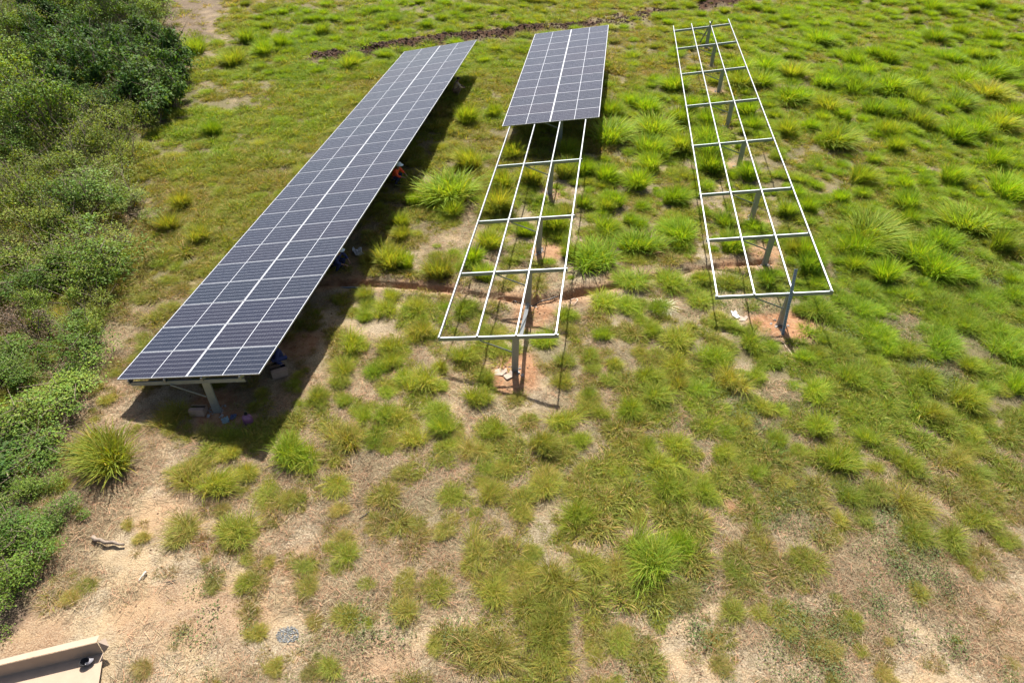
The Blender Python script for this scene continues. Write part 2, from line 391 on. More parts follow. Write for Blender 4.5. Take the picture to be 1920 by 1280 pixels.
def lib(prefix, meshes):
    c = bpy.data.collections.new(prefix); obs = []
    for i, me in enumerate(meshes):
        o = bpy.data.objects.new('%s_%02d' % (prefix, i), me); c.objects.link(o); obs.append(o)
    return c
def scatter(name, coll, P, rot, sc, idx, tint, label=None):
    me = mesh_from(name, P, [], None, dict(rot=('FLOAT_VECTOR', rot), sc=('FLOAT_VECTOR', sc), idx=('INT', idx), tint=('FLOAT_COLOR', tint)))
    o = link(name, me)
    g = bpy.data.node_groups.new(name+'_nodes', 'GeometryNodeTree')
    g.interface.new_socket('Geometry', in_out='INPUT', socket_type='NodeSocketGeometry'); g.interface.new_socket('Geometry', in_out='OUTPUT', socket_type='NodeSocketGeometry')
    N = g.nodes; L = g.links
    gi = N.new('NodeGroupInput'); go = N.new('NodeGroupOutput')
    ip = N.new('GeometryNodeInstanceOnPoints'); ci = N.new('GeometryNodeCollectionInfo'); ci.inputs['Collection'].default_value = coll
    ci.inputs['Separate Children'].default_value = True; ci.inputs['Reset Children'].default_value = True
    def na(nm, t):
        a = N.new('GeometryNodeInputNamedAttribute'); a.data_type = t; a.inputs['Name'].default_value = nm; return a.outputs['Attribute']
    L.new(gi.outputs[0], ip.inputs['Points']); L.new(ci.outputs[0], ip.inputs['Instance']); ip.inputs['Pick Instance'].default_value = True
    L.new(na('idx', 'INT'), ip.inputs['Instance Index'])
    er = N.new('FunctionNodeEulerToRotation'); L.new(na('rot', 'FLOAT_VECTOR'), er.inputs[0]); L.new(er.outputs[0], ip.inputs['Rotation'])
    L.new(na('sc', 'FLOAT_VECTOR'), ip.inputs['Scale']); L.new(ip.outputs[0], go.inputs[0])
    md = o.modifiers.new('scatter', 'NODES'); md.node_group = g
    tag(o, label, None, None, 'stuff')
    return o

def tints(lu, dk, n, r):
    """base colour: dry olive -> lush green; dk pushes towards deeper blue-green"""
    A = np.array([0.245, 0.20, 0.085]); B = np.array([0.225, 0.245, 0.042]); C = np.array([0.172, 0.282, 0.017]); D = np.array([0.075, 0.165, 0.03])
    lu = np.clip(lu+r.normal(0, 0.13, n), 0, 1)[:, None]
    c = np.where(lu < .5, A+(B-A)*lu*2, B+(C-B)*(lu-.5)*2)
    d = np.clip(dk+r.normal(0, 0.18, n), 0, 1)[:, None]*0.75
    c = c*(1-d)+D*d
    c = c*(0.85+0.3*r.random((n, 1)))
    return np.concatenate([c, np.ones((n, 1))], 1)

def sample_area(n, ylo, yhi, r, pw=1.0):
    y = ylo+(yhi-ylo)*r.random(n)**pw
    hw = 5.5+0.82*y
    x = (r.random(n)*2-1)*hw-0.126*y*1.0
    return x, y

CLEAR = []   # (x, y, r): no tufts here (posts, objects)
def add_clear(px, py, r): p = G(px, py); CLEAR.append((p[0], p[1], r))
for k in POSTS:
    for p in POSTS[k]: CLEAR.append((p[0], p[1], 0.35))
for a, b, r_ in [(375, 772, .5), (523, 695, .55), (467, 788, .35), (425, 790, .4), (672, 472, .5), (540, 1190, .5), (205, 1019, .5), (945, 702, .45), (1385, 598, .5), (265, 1080, .3), (975, 566, .5), (1040, 562, .5), (1076, 566, .35),
                 (60, 1250, 1.3), (140, 1240, 1.2), (1466, 628, .3), (640, 540, .45), (745, 350, .35), (520, 664, .4), (1242, 572, .3)]: add_clear(a, b, r_)
def clear_mask(x, y):
    ok = np.ones(len(x), bool)
    for a, b, r in CLEAR: ok &= np.hypot(x-a, y-b) > r
    return ok

def low_grass():
    r = np.random.default_rng(5)
    var = [blades('tuft', 42, 0.17, 0.20, 0.010, 0.5, 0.75, 3, seed=i, dry=0.12) for i in range(4)]
    var += [blades('tuft', 60, 0.26, 0.30, 0.011, 0.6, 0.8, 3, seed=10+i, dry=0.12) for i in range(4)]
    var += [blades('tuft', 46, 0.34, 0.14, 0.012, 0.4, 1.0, 2, seed=20+i, dry=0.2) for i in range(3)]
    c = lib('tuft_variants', var)
    X = []; Y = []
    for n, a, b, pw in [(36000, 4.5, 15, .9), (52000, 15, 27, 1), (50000, 27, 46, 1), (32000, 46, 70, 1)]:
        x, y = sample_area(n, a, b, r, pw); X.append(x); Y.append(y)
    x = np.concatenate(X); y = np.concatenate(Y)
    px, py, cov, lu, dk, soil, red, tr, brown, top = fields(x, y)
    vis = (px > -160) & (px < 2080) & (py > -70) & (py < 1420)
    cl = fbm(x*.45, y*.45, 40, 2)*.22+fbm(x*1.8, y*1.8, 48, 3)*.78
    thr = 0.665-0.33*cov
    pr = np.clip((cl-thr)*11, 0.03, 1)*(1-.93*np.clip(soil*1.3, 0, 1))*(1-.97*np.clip(red*2.2, 0, 1))*(1-.9*brown)*(1-.9*tr)*np.clip(.25+cov, 0, 1)
    tk = in_poly(px, py, THICKET)
    keep = vis & (r.random(len(x)) < pr) & clear_mask(x, y) & ~(tk & (r.random(len(x)) < .5)) & (polydist(x, y, TRENCH) > .42) & ((polydist(x, y, DIRT) > .5) | (r.random(len(x)) < .12))
    x, y, lu, dk, cl, thr, top, py, px = [q[keep] for q in (x, y, lu, dk, cl, thr, top, py, px)]
    n = len(x); print('low grass', n)
    s = (0.55+0.6*r.random(n))*(0.45+3.4*np.clip(cl-thr, 0, .35))*(1+np.clip((y-24)/50, 0, .4))
    s *= np.where(lu < .25, .75, 1.0)
    z = ground_z(x, y)-0.01
    rot = np.stack([r.normal(0, .1, n), r.normal(0, .1, n), r.random(n)*2*PI], -1)
    idx = np.where(r.random(n) < .4, r.integers(0, 4, n), np.where(r.random(n) < .6, r.integers(4, 8, n), r.integers(8, 11, n)))
    hn = fbm(x*.35, y*.35, 140, 3)
    lu2 = np.clip(lu+(hn-.5)*.9-.15*np.clip((y-18)/8, 0, 1)*np.where(px > 1100, 1, -.6), 0, 1)*(1-.7*top)
    scatter('grass', c, np.stack([x, y, z], -1), rot, np.stack([s, s, s*(0.85+.3*r.random(n))], -1), idx, tints(lu2, dk*.55, n, r), 'low green grass growing over the field')
low_grass()

def straw():
    r = np.random.default_rng(9)
    var = [blades('straw', 75, 0.75, 0.26, 0.0065, 0.1, 1.3, 2, material='straw', flat=True, seed=50+i, shade=(.45, 1.3)) for i in range(4)]
    var += [blades('straw', 42, 0.3, 0.17, 0.007, 0.7, 1.05, 2, material='straw', seed=60+i, shade=(.45, 1.3)) for i in range(3)]
    c = lib('straw_variants', var)
    X = []; Y = []
    for n, a, b in [(9000, 4.5, 15), (9000, 15, 27), (6000, 27, 50)]:
        x, y = sample_area(n, a, b, r); X.append(x); Y.append(y)
    x = np.concatenate(X); y = np.concatenate(Y)
    px, py, cov, lu, dk, soil, red, tr, brown, top = fields(x, y)
    cl = fbm(x*.6, y*.6, 111, 3)
    pr = np.clip((cl-.38)*5, .12, 1)*(1-.88*soil)*(1-red)*(1-.75*tr)*np.clip(1.45-cov, .15, 1)
    keep = (px > -100) & (px < 2020) & (py > -40) & (py < 1400) & (r.random(len(x)) < pr) & clear_mask(x, y) & (polydist(x, y, TRENCH) > .3)
    x, y, cl, cov = x[keep], y[keep], cl[keep], cov[keep]; n = len(x); print('straw', n)
    s = 0.7+.6*r.random(n)
    t = r.random((n, 1)); hn = fbm(x*.3, y*.3, 160, 2)[:, None]
    col = np.array([.38, .315, .195])*(1-t)+np.array([.26, .195, .115])*t
    col = col*(.75+.5*hn)
    col = np.concatenate([col, np.ones((n, 1))], 1)
    idx = np.where(r.random(n) < .65, r.integers(0, 4, n), r.integers(4, 7, n))
    scatter('dry_straw', c, np.stack([x, y, ground_z(x, y)], -1), np.stack([r.normal(0, .05, n), r.normal(0, .05, n), r.random(n)*6.3], -1), np.stack([s, s, s], -1), idx, col, 'dry straw lying on the bare ground')
straw()

def leafquads(name, C, nrm, size, material, r, shade=(.6, 1.3), aspect=.55):
    n = len(C)
    nrm = nrm/np.linalg.norm(nrm, axis=1)[:, None]
    ref = r.normal(0, 1, (n, 3)); a = np.cross(nrm, ref); a /= np.linalg.norm(a, axis=1)[:, None]; b = np.cross(nrm, a)
    s = size*(.6+.8*r.random(n))[:, None]
    tip = C+a*s; base = C-a*s*.9; l_ = C-b*s*aspect+nrm*s*.16+a*s*.1; r_ = C+b*s*aspect+nrm*s*.16+a*s*.1
    V = np.stack([base, r_, tip, l_], 1).reshape(-1, 3)
    k = np.arange(n)[:, None]*4
    F = np.concatenate([np.stack([k, k+1, k+2], -1), np.stack([k, k+2, k+3], -1)], 1).reshape(-1, 3)
    sh = (shade[0]+(shade[1]-shade[0])*r.random(n))
    col = np.ones((n, 4)); col[:, :3] = sh[:, None]; col[:, 0] *= .8+.5*r.random(n)
    return mesh_from(name, V, F, material, dict(shade=('FLOAT_COLOR', np.repeat(col, 4, 0))))
def weeds():
    r = np.random.default_rng(19)
    var = []
    for i in range(3):
        n = 70; C = np.stack([r.normal(0, .13, n), r.normal(0, .13, n), .02+.07*r.random(n)], -1)
        var.append(leafquads('weed', C, np.stack([r.normal(0, .5, n), r.normal(0, .5, n), np.ones(n)], -1), .017, M['grass'], r))
    c = lib('weed_variants', var)
    x, y = sample_area(30000, 4.5, 30, r)
    px, py, cov, lu, dk, soil, red, tr, brown, top = fields(x, y)
    cl = fbm(x*.7, y*.7, 211, 3)
    pr = np.clip((cl-.5)*6, .0, 1)*(1-.9*soil)*np.clip(dk*2-.45, 0.0, 1)*np.clip((px-250)/300, .15, 1)*.55
    keep = (px > -60) & (px < 1980) & (py > 480) & (py < 1340) & (r.random(len(x)) < pr) & clear_mask(x, y)
    x, y = x[keep], y[keep]; n = len(x); print('weeds', n)
    s = .8+.9*r.random(n); t = r.random((n, 1))
    col = np.array([.11, .17, .06])*(1-t)+np.array([.17, .185, .08])*t
    scatter('ground_cover', c, np.stack([x, y, ground_z(x, y)], -1), np.stack([0*x, 0*x, r.random(n)*6.3], -1), np.stack([s, s, s], -1), r.integers(0, 3, n), np.concatenate([col, np.ones((n, 1))], 1), 'low dark broad leaved weeds on the dry ground')
weeds()

# ------------------------------------------------------------------ tussocks seen one by one in the photograph: x, y of the foot, width (all photo pixels)
TUS = """1215,218,47 1180,202,28 1142,277,66 1142,223,40 1227,265,59 1271,237,35 1222,298,47 1276,291,47 1257,176,42 1227,155,23 1152,105,21 1249,89,21 1229,105,21 1391,141,42 1391,169,40 1428,169,40 1487,197,54 1489,150,40 1400,218,40 1297,211,33 1320,237,30 1325,274,40 1323,293,35 1470,260,35 1407,246,25 1358,82,22 1264,14,20 1484,59,20 1440,138,35
1533,89,42 1510,61,24 1600,124,35 1631,108,26 1659,117,33 1577,162,38 1629,145,30 1612,178,44 1664,178,54 1716,164,35 1542,165,40 1545,209,44 1511,195,40 1643,222,38 1716,197,33 1680,215,35 1723,244,38 1570,279,54 1662,260,33 1683,288,26 1795,211,49 1854,190,52 1856,148,47 1809,159,47 1786,122,38 1823,112,28 1854,82,30 1758,80,40 1795,68,26 1744,30,26 1842,26,26 1894,138,35 1917,117,30 1823,262,47 1866,248,45 1788,270,42 1903,230,35 1514,248,26 1542,230,26 1577,227,26 1652,286,24 1908,75,24 1671,68,15 1638,54,22 1889,42,22 1845,49,22
1627,464,95 1601,483,44 1514,403,28 1514,492,45 1580,384,30 1612,349,38 1777,347,34 1793,345,25 1880,373,58 1828,445,84 1720,497,48 1762,464,38 1758,525,58 1650,530,45 1702,422,30 1770,593,80 1852,581,55 1905,570,45 1605,506,32 1622,562,36 1535,588,42 1612,593,38 1706,565,32 1866,473,40 1809,534,32 1861,314,38 1702,394,42 1692,354,30 1519,511,40
1570,661,62 1659,652,66 1758,663,55 1706,673,42 1875,638,45 1882,677,54 1734,727,46 1594,720,46 1528,750,40 1650,694,30 1807,764,54 1901,738,42 1598,787,36 1746,787,40 1528,809,50 1570,877,56 1622,834,38 1706,886,44 1673,858,32 1793,870,34 1805,626,65 1823,893,42 1640,888,26 1812,694,32 1845,736,30
1130,633,32 1106,677,29 1150,689,27 1218,628,30 1268,652,50 1337,682,44 1268,698,46 1216,713,44 1277,727,40 1310,738,40 1368,727,50 1415,713,30 1108,748,28 1181,778,40 1232,750,48 1122,783,28 1432,771,30 1394,802,30 1357,769,22 1359,816,32 1326,802,32 1270,844,42 1218,848,36 1171,830,25 1453,834,38 1357,856,32 1239,881,50 1415,893,34 1401,656,45 1441,656,26 1457,689,25 1162,890,34 1089,834,30
855,380,82 894,377,25 812,387,28 772,389,28 845,408,32 878,321,40 944,359,38 995,349,36 930,401,42 1058,340,38 915,464,38 819,462,19 728,502,42 754,506,34 754,431,30 758,450,26 833,525,42 883,499,34 686,560,27 721,591,38 733,565,27 781,586,34 833,577,25 871,588,44 904,527,32 1028,492,22 1063,488,26 988,445,28 1040,440,38 683,598,26 1061,595,32
665,660,46 733,663,44 790,638,42 651,701,42 706,707,34 733,693,34 826,698,28 870,679,42 793,734,56 758,717,28 831,728,20 648,758,24 689,791,32 722,791,38 744,791,32 818,786,36 829,816,42 771,835,46 651,835,54 706,832,40 881,854,40 930,821,38 1017,846,48 1056,800,48 894,764,44 908,884,30 1023,917,48 919,936,42 979,931,26 1023,649,42 911,720,34 596,753,34 635,731,28 1058,682,34 1055,720,30
1134,347,34 1195,361,40 1230,356,21 1220,321,45 1258,387,38 1155,391,30 1134,396,27 1094,333,28 1094,394,28 1115,506,66 1134,441,36 1199,431,27 1279,431,30 1202,478,56 1272,459,60 1328,326,38 1401,344,36 1464,333,24 1408,434,32 1361,431,34 1368,473,46 1436,532,38 1373,541,46 1260,544,50 1181,546,50 1136,577,46 1181,584,38 1230,584,40 1314,572,38 1492,478,32 1488,375,26 1478,410,32
206,875,103 350,906,55 350,1006,60 450,1003,60 406,922,52 462,894,36 463,1100,38 397,1097,32 329,792,48 388,824,38 429,832,34 433,863,30
1081,980,50 1212,1069,80 1271,1033,46 1381,1075,42 1040,1108,74 1105,1066,50 1155,1084,48 1238,1125,48 1283,1125,42 1019,1182,95 1040,1250,56 968,1120,30 924,1247,75 918,1122,50 1232,1173,30 1369,1152,38 1019,918,50 1250,930,52 1325,932,36
553,864,60 645,1045,46 760,995,38 850,939,44 897,1050,60 820,1117,46 630,915,42 657,1161,46 755,1155,44 496,933,34
1700,965,62 1719,1014,52 1775,1017,48 1595,942,44 1636,935,40 1820,909,44 1835,987,50 1464,1149,36 1505,1062,46
338,395,30 320,437,34 375,455,30 322,585,28 466,86,28 531,96,26 442,125,40 494,109,30 658,133,28 669,107,23 604,70,28 369,101,36 406,260,32 872,235,32 925,222,26 961,303,36 1064,298,30"""
NAMED = []
def give_labels():
    fam = {}
    for q in NAMED: fam.setdefault(q[1], []).append(q)
    ORD = ['leftmost', 'second from left', 'third from left', 'fourth from left', 'fifth from left', 'sixth from left', 'seventh from left']
    for lab, L in fam.items():
        if len(L) == 1: L[0][0]['label'] = lab; continue
        L.sort(key=lambda q: q[3]); nb = 1 if len(L) <= 5 else math.ceil(len(L)/6)
        nb = min(nb, 5); per = math.ceil(len(L)/nb)
        bn = {1: [''], 2: ['upper row', 'lower row'], 3: ['top row', 'middle row', 'bottom row'], 4: ['top row', 'second row', 'third row', 'bottom row'], 5: ['top row', 'second row', 'middle row', 'fourth row', 'bottom row']}[nb]
        for i in range(nb):
            B = sorted(L[i*per:(i+1)*per], key=lambda q: q[2])
            for j, q in enumerate(B):
                w_ = '' if len(B) == 1 else ORD[j] if j < 7 else 'rightmost'
                q[0]['label'] = ', '.join([t for t in (lab, ' '.join([bn[i], w_]).strip()) if t])
def tussocks():
    r = np.random.default_rng(77); rr = random.Random(5)
    var = [blades('tussock', 1400, 0.5, 1.12, 0.0135, 0.42, 0.3, 4, seed=100+i, dry=.04, lenvar=.6, lean=(0.05*(i-2), -.04), base=.5, multi=1) for i in range(7)]
    low = [blades('tussock', 1000, 0.5, 0.74, 0.012, 0.55, 0.48, 3, seed=120+i, dry=.1, lenvar=.6, base=.5, multi=1) for i in range(6)]
    broad = [blades('tussock', 5200, 1.0, 0.66, 0.0078, 0.55, 0.55, 3, seed=140+i, dry=.1, lenvar=.65, base=.24, multi=14) for i in range(4)]
    fine = [blades('tussock', 1800, 0.5, 0.86, 0.0095, 0.55, 0.45, 3, seed=160+i, dry=.1, lenvar=.65, base=.34, multi=6+i % 3, lean=(.06*(i-3), -.03)) for i in range(7)]
    pts = []
    for line in TUS.split():
        a, b, c = map(float, line.split(',')); pts.append((a, b, c))
    pts.sort(key=lambda q: -q[2]); small = pts[300:]; pts = pts[:300]
    sizes = []
    for a, b, c in pts:
        p = G(a, b-c*0.16)
        s = scale_at(a, b)*c*1.2
        pn = np.array([p[0]]), np.array([p[1]])
        _, _, cov, lu, dk, soil, red, tr, brown, top = fields(*pn)
        lu = float(lu[0]); dk = float(dk[0])
        lu = min(1, lu*1.0+0.26)
        if (a, b) == (206, 875): lu, dk = .6, .3
        if (a, b) in ((1081, 980), (1271, 1033), (1212, 1069), (855, 380), (1115, 506)): lu = .85
        if b < 520 and a > 1080: lu = min(1, lu+.1)
        tall = (lu > .62) or s > 1.3
        isb = ((s > 1.25 and b > 560) or s > 2.6) and (a, b) != (206, 875)
        me = rr.choice(broad if isb else fine if b > 540 and (a, b) != (206, 875) else var if tall else low)
        o = link('grass_tussock', me)
        o.location = (p[0], p[1], gz(p[0], p[1])-.02)
        sz = s/0.98; h = sz*(rr.uniform(1.0, 1.3) if tall else rr.uniform(.7, .95))
        h = min(h, 1.35)
        if b > 560 and not isb: sz *= .97; h *= .95
        if 430 < b < 600 and 1080 < a < 1480: h *= .72
        if (a, b) == (206, 875): sz *= .85; h *= .8
        sz *= .93; o.scale = (sz*rr.uniform(.85, 1.15), sz*rr.uniform(.85, 1.1), h)
        o.rotation_euler = (0, 0, rr.uniform(0, 6.28))
        t = tints(np.array([lu]), np.array([dk*.45]), 1, r)[0]
        o['tint'] = [float(q)*(1.22 if lu > .6 else 1.08) for q in t[:3]]
        if isb: o.scale = (sz*.66*rr.uniform(.9, 1.1), sz*.64*rr.uniform(.85, 1.1), sz*.85)
        # label from size, colour and the place it grows in
        size = 'huge' if s > 1.9 else 'large' if s > 1.15 else 'middling' if s > .8 else 'small'
        colr = 'bright lime green' if lu > .85 and dk < .3 else 'fresh green' if lu > .62 else 'deep green' if dk > .38 else 'olive green' if lu > .45 else 'straw tinged'
        if a < 300 and b > 700: z = 'on dry ground beside the thicket'
        elif a < 500 and b < 480: z = 'between the thicket and the panelled table'
        elif b < 140 and a < 1260: z = 'near the dark turned earth'
        elif b > 560 and b < 880 and a < 560: z = 'by the shade of the panelled table'
        elif a < 820+(630-b)*.25 and b < 640: z = 'between the two panelled tables'
        elif 820 <= a < 1100 and 230 < b < 640: z = 'under the middle table'
        elif 1260 < a < 1560 and b < 560 and (a-1260) > (b-50)*.165 and (a-1370) < (b-40)*.38: z = 'under the right bare frame'
        elif a < 1340 and b < 560: z = 'between middle table and right frame'
        elif a >= 1380 and b < 250: z = 'on the far right slope'
        elif a >= 1380 and b < 480: z = 'on the middle right slope'
        elif a >= 1480 and b < 700: z = 'right of the bare frame end'
        elif a >= 1480 and b < 905: z = 'on the lower right field'
        elif a >= 1400: z = 'by dry ground, lower right'
        elif b < 800 and a >= 1080: z = 'just below the bare frame ends'
        elif b < 800: z = 'just below the middle table'
        elif b < 960 and a >= 900: z = 'in the middle foreground'
        elif b < 960: z = 'in the dry left foreground'
        elif a >= 900: z = 'in the bottom foreground'
        else: z = 'in the bottom left foreground'
        NAMED.append((o, '%s %s tussock %s' % (size, colr, z), a, b)); tag(o, None, 'grass tussock', 'grass tussocks '+z)
        CLEAR.append((p[0], p[1], sz*.2))
    # the remaining, smaller or unlisted clumps as one mass
    x, y = np.concatenate([sample_area(6000, 4.5, 14, r), sample_area(11000, 4.5, 30, r), sample_area(14000, 30, 66, r)], 1)
    px, py, cov, lu, dk, soil, red, tr, brown, top = fields(x, y)
    cl = fbm(x*.45, y*.45, 40, 2)*.22+fbm(x*1.8, y*1.8, 48, 3)*.78
    pr = np.clip((cl-.64+.26*cov)*5, 0, 1)*.8*(1-soil)*(1-np.clip(red*1.5, 0, 1))*(1-brown)*(1-tr)*np.clip(lu*1.6, .1, 1)*(1-top)
    pr *= np.where((py < 330) & (px < 1120) & (px > 300), .6, 1)
    ok = (px > -80) & (px < 2000) & (py > -40) & (py < 1350) & (r.random(len(x)) < pr) & clear_mask(x, y) & ~(in_poly(px, py, THICKET) & (r.random(len(x)) < .35)) & (polydist(x, y, TRENCH) > .7)
    x, y, lu, dk = x[ok], y[ok], lu[ok], dk[ok]
    sp = np.array([G(a, b)[:2] for a, b, c in small]); f2 = fields(sp[:, 0], sp[:, 1])
    x = np.append(x, sp[:, 0]); y = np.append(y, sp[:, 1]); lu = np.append(lu, f2[3]+.2); dk = np.append(dk, f2[4])
    n = len(x); print('clumps', n)
    s = np.where(y < 14, .75, 1)*(.22+.38*r.random(n)**1.8)*(1+np.clip((y-20)/50, 0, .6))
    c = lib('clump_variants', var+fine[:6])
    idx = np.where(lu > .6, r.integers(0, 13, n), r.integers(7, 13, n))
    scatter('small_grass_clumps', c, np.stack([x, y, ground_z(x, y)], -1), np.stack([0*x, 0*x, r.random(n)*6.3], -1), np.stack([s, s, s*.8], -1), idx, tints(lu+.2, dk*.4, n, r)*np.array([1.15, 1.15, 1.1, 1]), 'small grass clumps scattered among the larger tussocks')
tussocks()

# ------------------------------------------------------------------ the thicket on the left
M['leafA'] = leaf_material('broad_leaf', spec=.1, rough=.6, trans=.3, tint=None)
M['leafB'] = leaf_material('fine_leaf', spec=.2, trans=.38, tint=None)
M['leafC'] = leaf_material('scrub_leaf', spec=.15, rough=.55, trans=.32, tint=None)
M['leafD'] = leaf_material('brown_leaf', spec=.2, trans=.2, tint=None)
M['bark'] = simple('bark', (.20, .15, .11), .9, var=.4, scale=14, bmp=.5)
def crown(kind, seed, R=1.3, H=1.5):
    r = np.random.default_rng(seed)
    nl = {'A': 9, 'B': 13, 'C': 12, 'D': 8}[kind]; n = {'A': 1700, 'B': 5200, 'C': 3600, 'D': 1300}[kind]; size = {'A': .075, 'B': .032, 'C': .042, 'D': .035}[kind]
    cx = r.normal(0, R*.42, nl); cy = r.normal(0, R*.42, nl); cr = R*(.18+.36*r.random(nl)); cz = H*(.2+.7*r.random(nl))
    k = r.integers(0, nl, n); d = r.normal(0, 1, (n, 3)); d /= np.linalg.norm(d, axis=1)[:, None]; d[:, 2] = np.abs(d[:, 2])*1.0-.25
    rad = (1-.38*r.random(n)**1.6)[:, None]
    C = np.stack([cx[k], cy[k], cz[k]], -1)+d*cr[k][:, None]*rad*np.array([1, 1, .85])+r.normal(0, .05, (n, 3))
    sp = r.random(n) < .2                 # shoots that stand out of the crown
    C[sp] += d[sp]*cr[k][sp][:, None]*.7*r.random((sp.sum(), 1))
    C[:, 2] = np.maximum(C[:, 2], .05+.1*r.random(n))
    nr = d*.6+np.array([0, 0, .7])+r.normal(0, .45, (n, 3))
    me = leafquads('foliage', C, nr, size, M['leaf'+kind], r, shade=(.55, 1.5))
    b = MB()
    for i in range(nl):
        p1 = Vector((cx[i], cy[i], cz[i]+cr[i]*.4)); p0 = Vector((r.normal(0, .08), r.normal(0, .08), -.1)); mid = p0.lerp(p1, .5)+Vector(r.normal(0, .1, 3))
        b.tube([p0, mid, p1], [.035, .022, .008], 5)
        for q in range(6):
            e = p1+Vector((r.normal(0, .35), r.normal(0, .35), .1+abs(r.normal(0, .25)))); b.tube([mid.lerp(p1, r.random()), e], [.012, .004], 4)
    st = mesh_from('stem', b.v, b.f, M['bark'])
    return me, st
def thicket():
    proto = {k: [crown(k, 400+10*ord(k)+i) for i in range(3 if k in 'ABC' else 2)] for k in 'ABCD'}
    r = random.Random(21); placed = []
    def kind_at(px, py):
        if px < 80 and 560 < py < 680: return 'D' if r.random() < .7 else 'C'
        if 60 < px < 400 and 85 < py < 245: return 'A'
        if 60 < px < 250 and 20 < py < 110: return 'A' if r.random() < .3 else 'C'
        if py < 100: return 'B' if r.random() < .6 else 'C'
        if 240 < py < 520: return 'B' if r.random() < .8 else 'C'
        if py < 760: return 'B' if (px > 90 and r.random() < .45) else 'C'
        return 'C' if r.random() < .8 else 'A' if px < 60 and py < 960 else 'C'
    names = {'A': ('broadleaf_shrub', 'dark broad leaved shrub', 'shrub'), 'B': ('scrub_bush', 'fine leaved bush', 'bush'),
             'C': ('leafy_bush', 'dense leafy bush', 'bush'), 'D': ('withered_bush', 'withered brown bush', 'bush')}
    tries = 0
    while tries < 9000 and len(placed) < 299:
        tries += 1
        y = r.uniform(4, 66); x = r.uniform(-48, -6)
        px, py = px_of(x, y, base_z(x, y)); px = float(px); py = float(py)
        if px < -330 or py < -150 or py > 1330: continue
        if not in_poly(np.array([px]), np.array([py]), THICKET)[0]: continue
        K = kind_at(px, py)
        R = r.uniform(.65, 1.15) if py > 520 else r.uniform(1.1, 1.8)
        if K == 'A' and py < 250: R = r.uniform(.9, 1.5)
        if py > 900: R *= .8
        if any(math.hypot(x-a, y-b) < (R+q)*.50 for a, b, q in placed): continue
        # keep the outline of the crown inside the thicket edge
        e1 = px_of(x+R*.5, y, base_z(x, y)); 
        if not in_poly(np.array([float(e1[0])-8]), np.array([py]), THICKET)[0]: continue
        placed.append((x, y, R))
        if py > 820: zl = 'low in thicket'
        elif py > 520: zl = 'in lower thicket'
        elif py > 250: zl = 'in mid thicket'
        elif py > 90: zl = 'in upper thicket'
        else: zl = 'in far thicket'
        side = 'at the frame edge' if px < 90 else 'at the open side' if px > 170 else 'midway across'
        nm, lb, cat = names[K]
        root = empty(nm, (x, y, gz(x, y)-.05), None, cat, 'bushes '+side+' '+zl, r.uniform(0, 6.28))
        NAMED.append((root, '%s %s %s' % (lb, side, zl), px, py))
        s = R/1.2; hs = s*(r.uniform(.55, 1.25) if py > 300 else r.uniform(.9, 1.5))
        if py > 700: hs *= .75
        root.scale = (s, s, hs)
        f, st = r.choice(proto[K])
        lo_, hi_ = {'A': ((.04, .09, .018), (.085, .155, .03)), 'B': ((.115, .165, .022), (.225, .285, .04)), 'C': ((.055, .115, .016), (.155, .235, .03)), 'D': ((.10, .07, .05), (.2, .15, .1))}[K]
        u_ = r.random(); fo = link('foliage', f, root); fo['tint'] = [lo_[i]+(hi_[i]-lo_[i])*u_ for i in range(3)]; link('stem', st, root)
    print('bushes', len(placed))
thicket()
give_labels()

# ------------------------------------------------------------------ metal and panel materials
def metal(name, col, rough, scale=7, metallic=.85):
    m, n, l, bs = mat(name)
    tc = n.new('ShaderNodeTexCoord'); t = noise(n, l, tc.outputs['Object'], scale, 5, .7); v = n.new('ShaderNodeTexVoronoi'); v.inputs['Scale'].default_value = 45; l.new(tc.outputs['Object'], v.inputs['Vector'])
    r = ramp(n, [(.3, tuple(c*.82 for c in col)), (.7, col)]); l.new(t.outputs[0], r.inputs[0])
    r2 = ramp(n, [(.0, (.9, .9, .9)), (1, (1.05, 1.05, 1.05))]); l.new(v.outputs['Color'], r2.inputs[0])
    l.new(mix(n, l, 1, r.outputs[0], r2.outputs[0], 'MULTIPLY'), bs.inputs['Base Color'])
    bs.inputs['Metallic'].default_value = metallic; bs.inputs['Roughness'].default_value = rough
    return m
M['galv'] = metal('galvanised_steel', (.27, .31, .33), .5, metallic=.6)
M['rail'] = metal('rail_zinc', (.29, .31, .33), .38, metallic=.75)
M['post'] = metal('weathered_zinc', (.33, .35, .33), .55, 5, .6)
M['alu'] = metal('anodised_frame', (.34, .35, .37), .35, 3, .6)
M['footing'] = simple('concrete_rubble', (.27, .26, .25), .95, var=.45, scale=25, bmp=1)
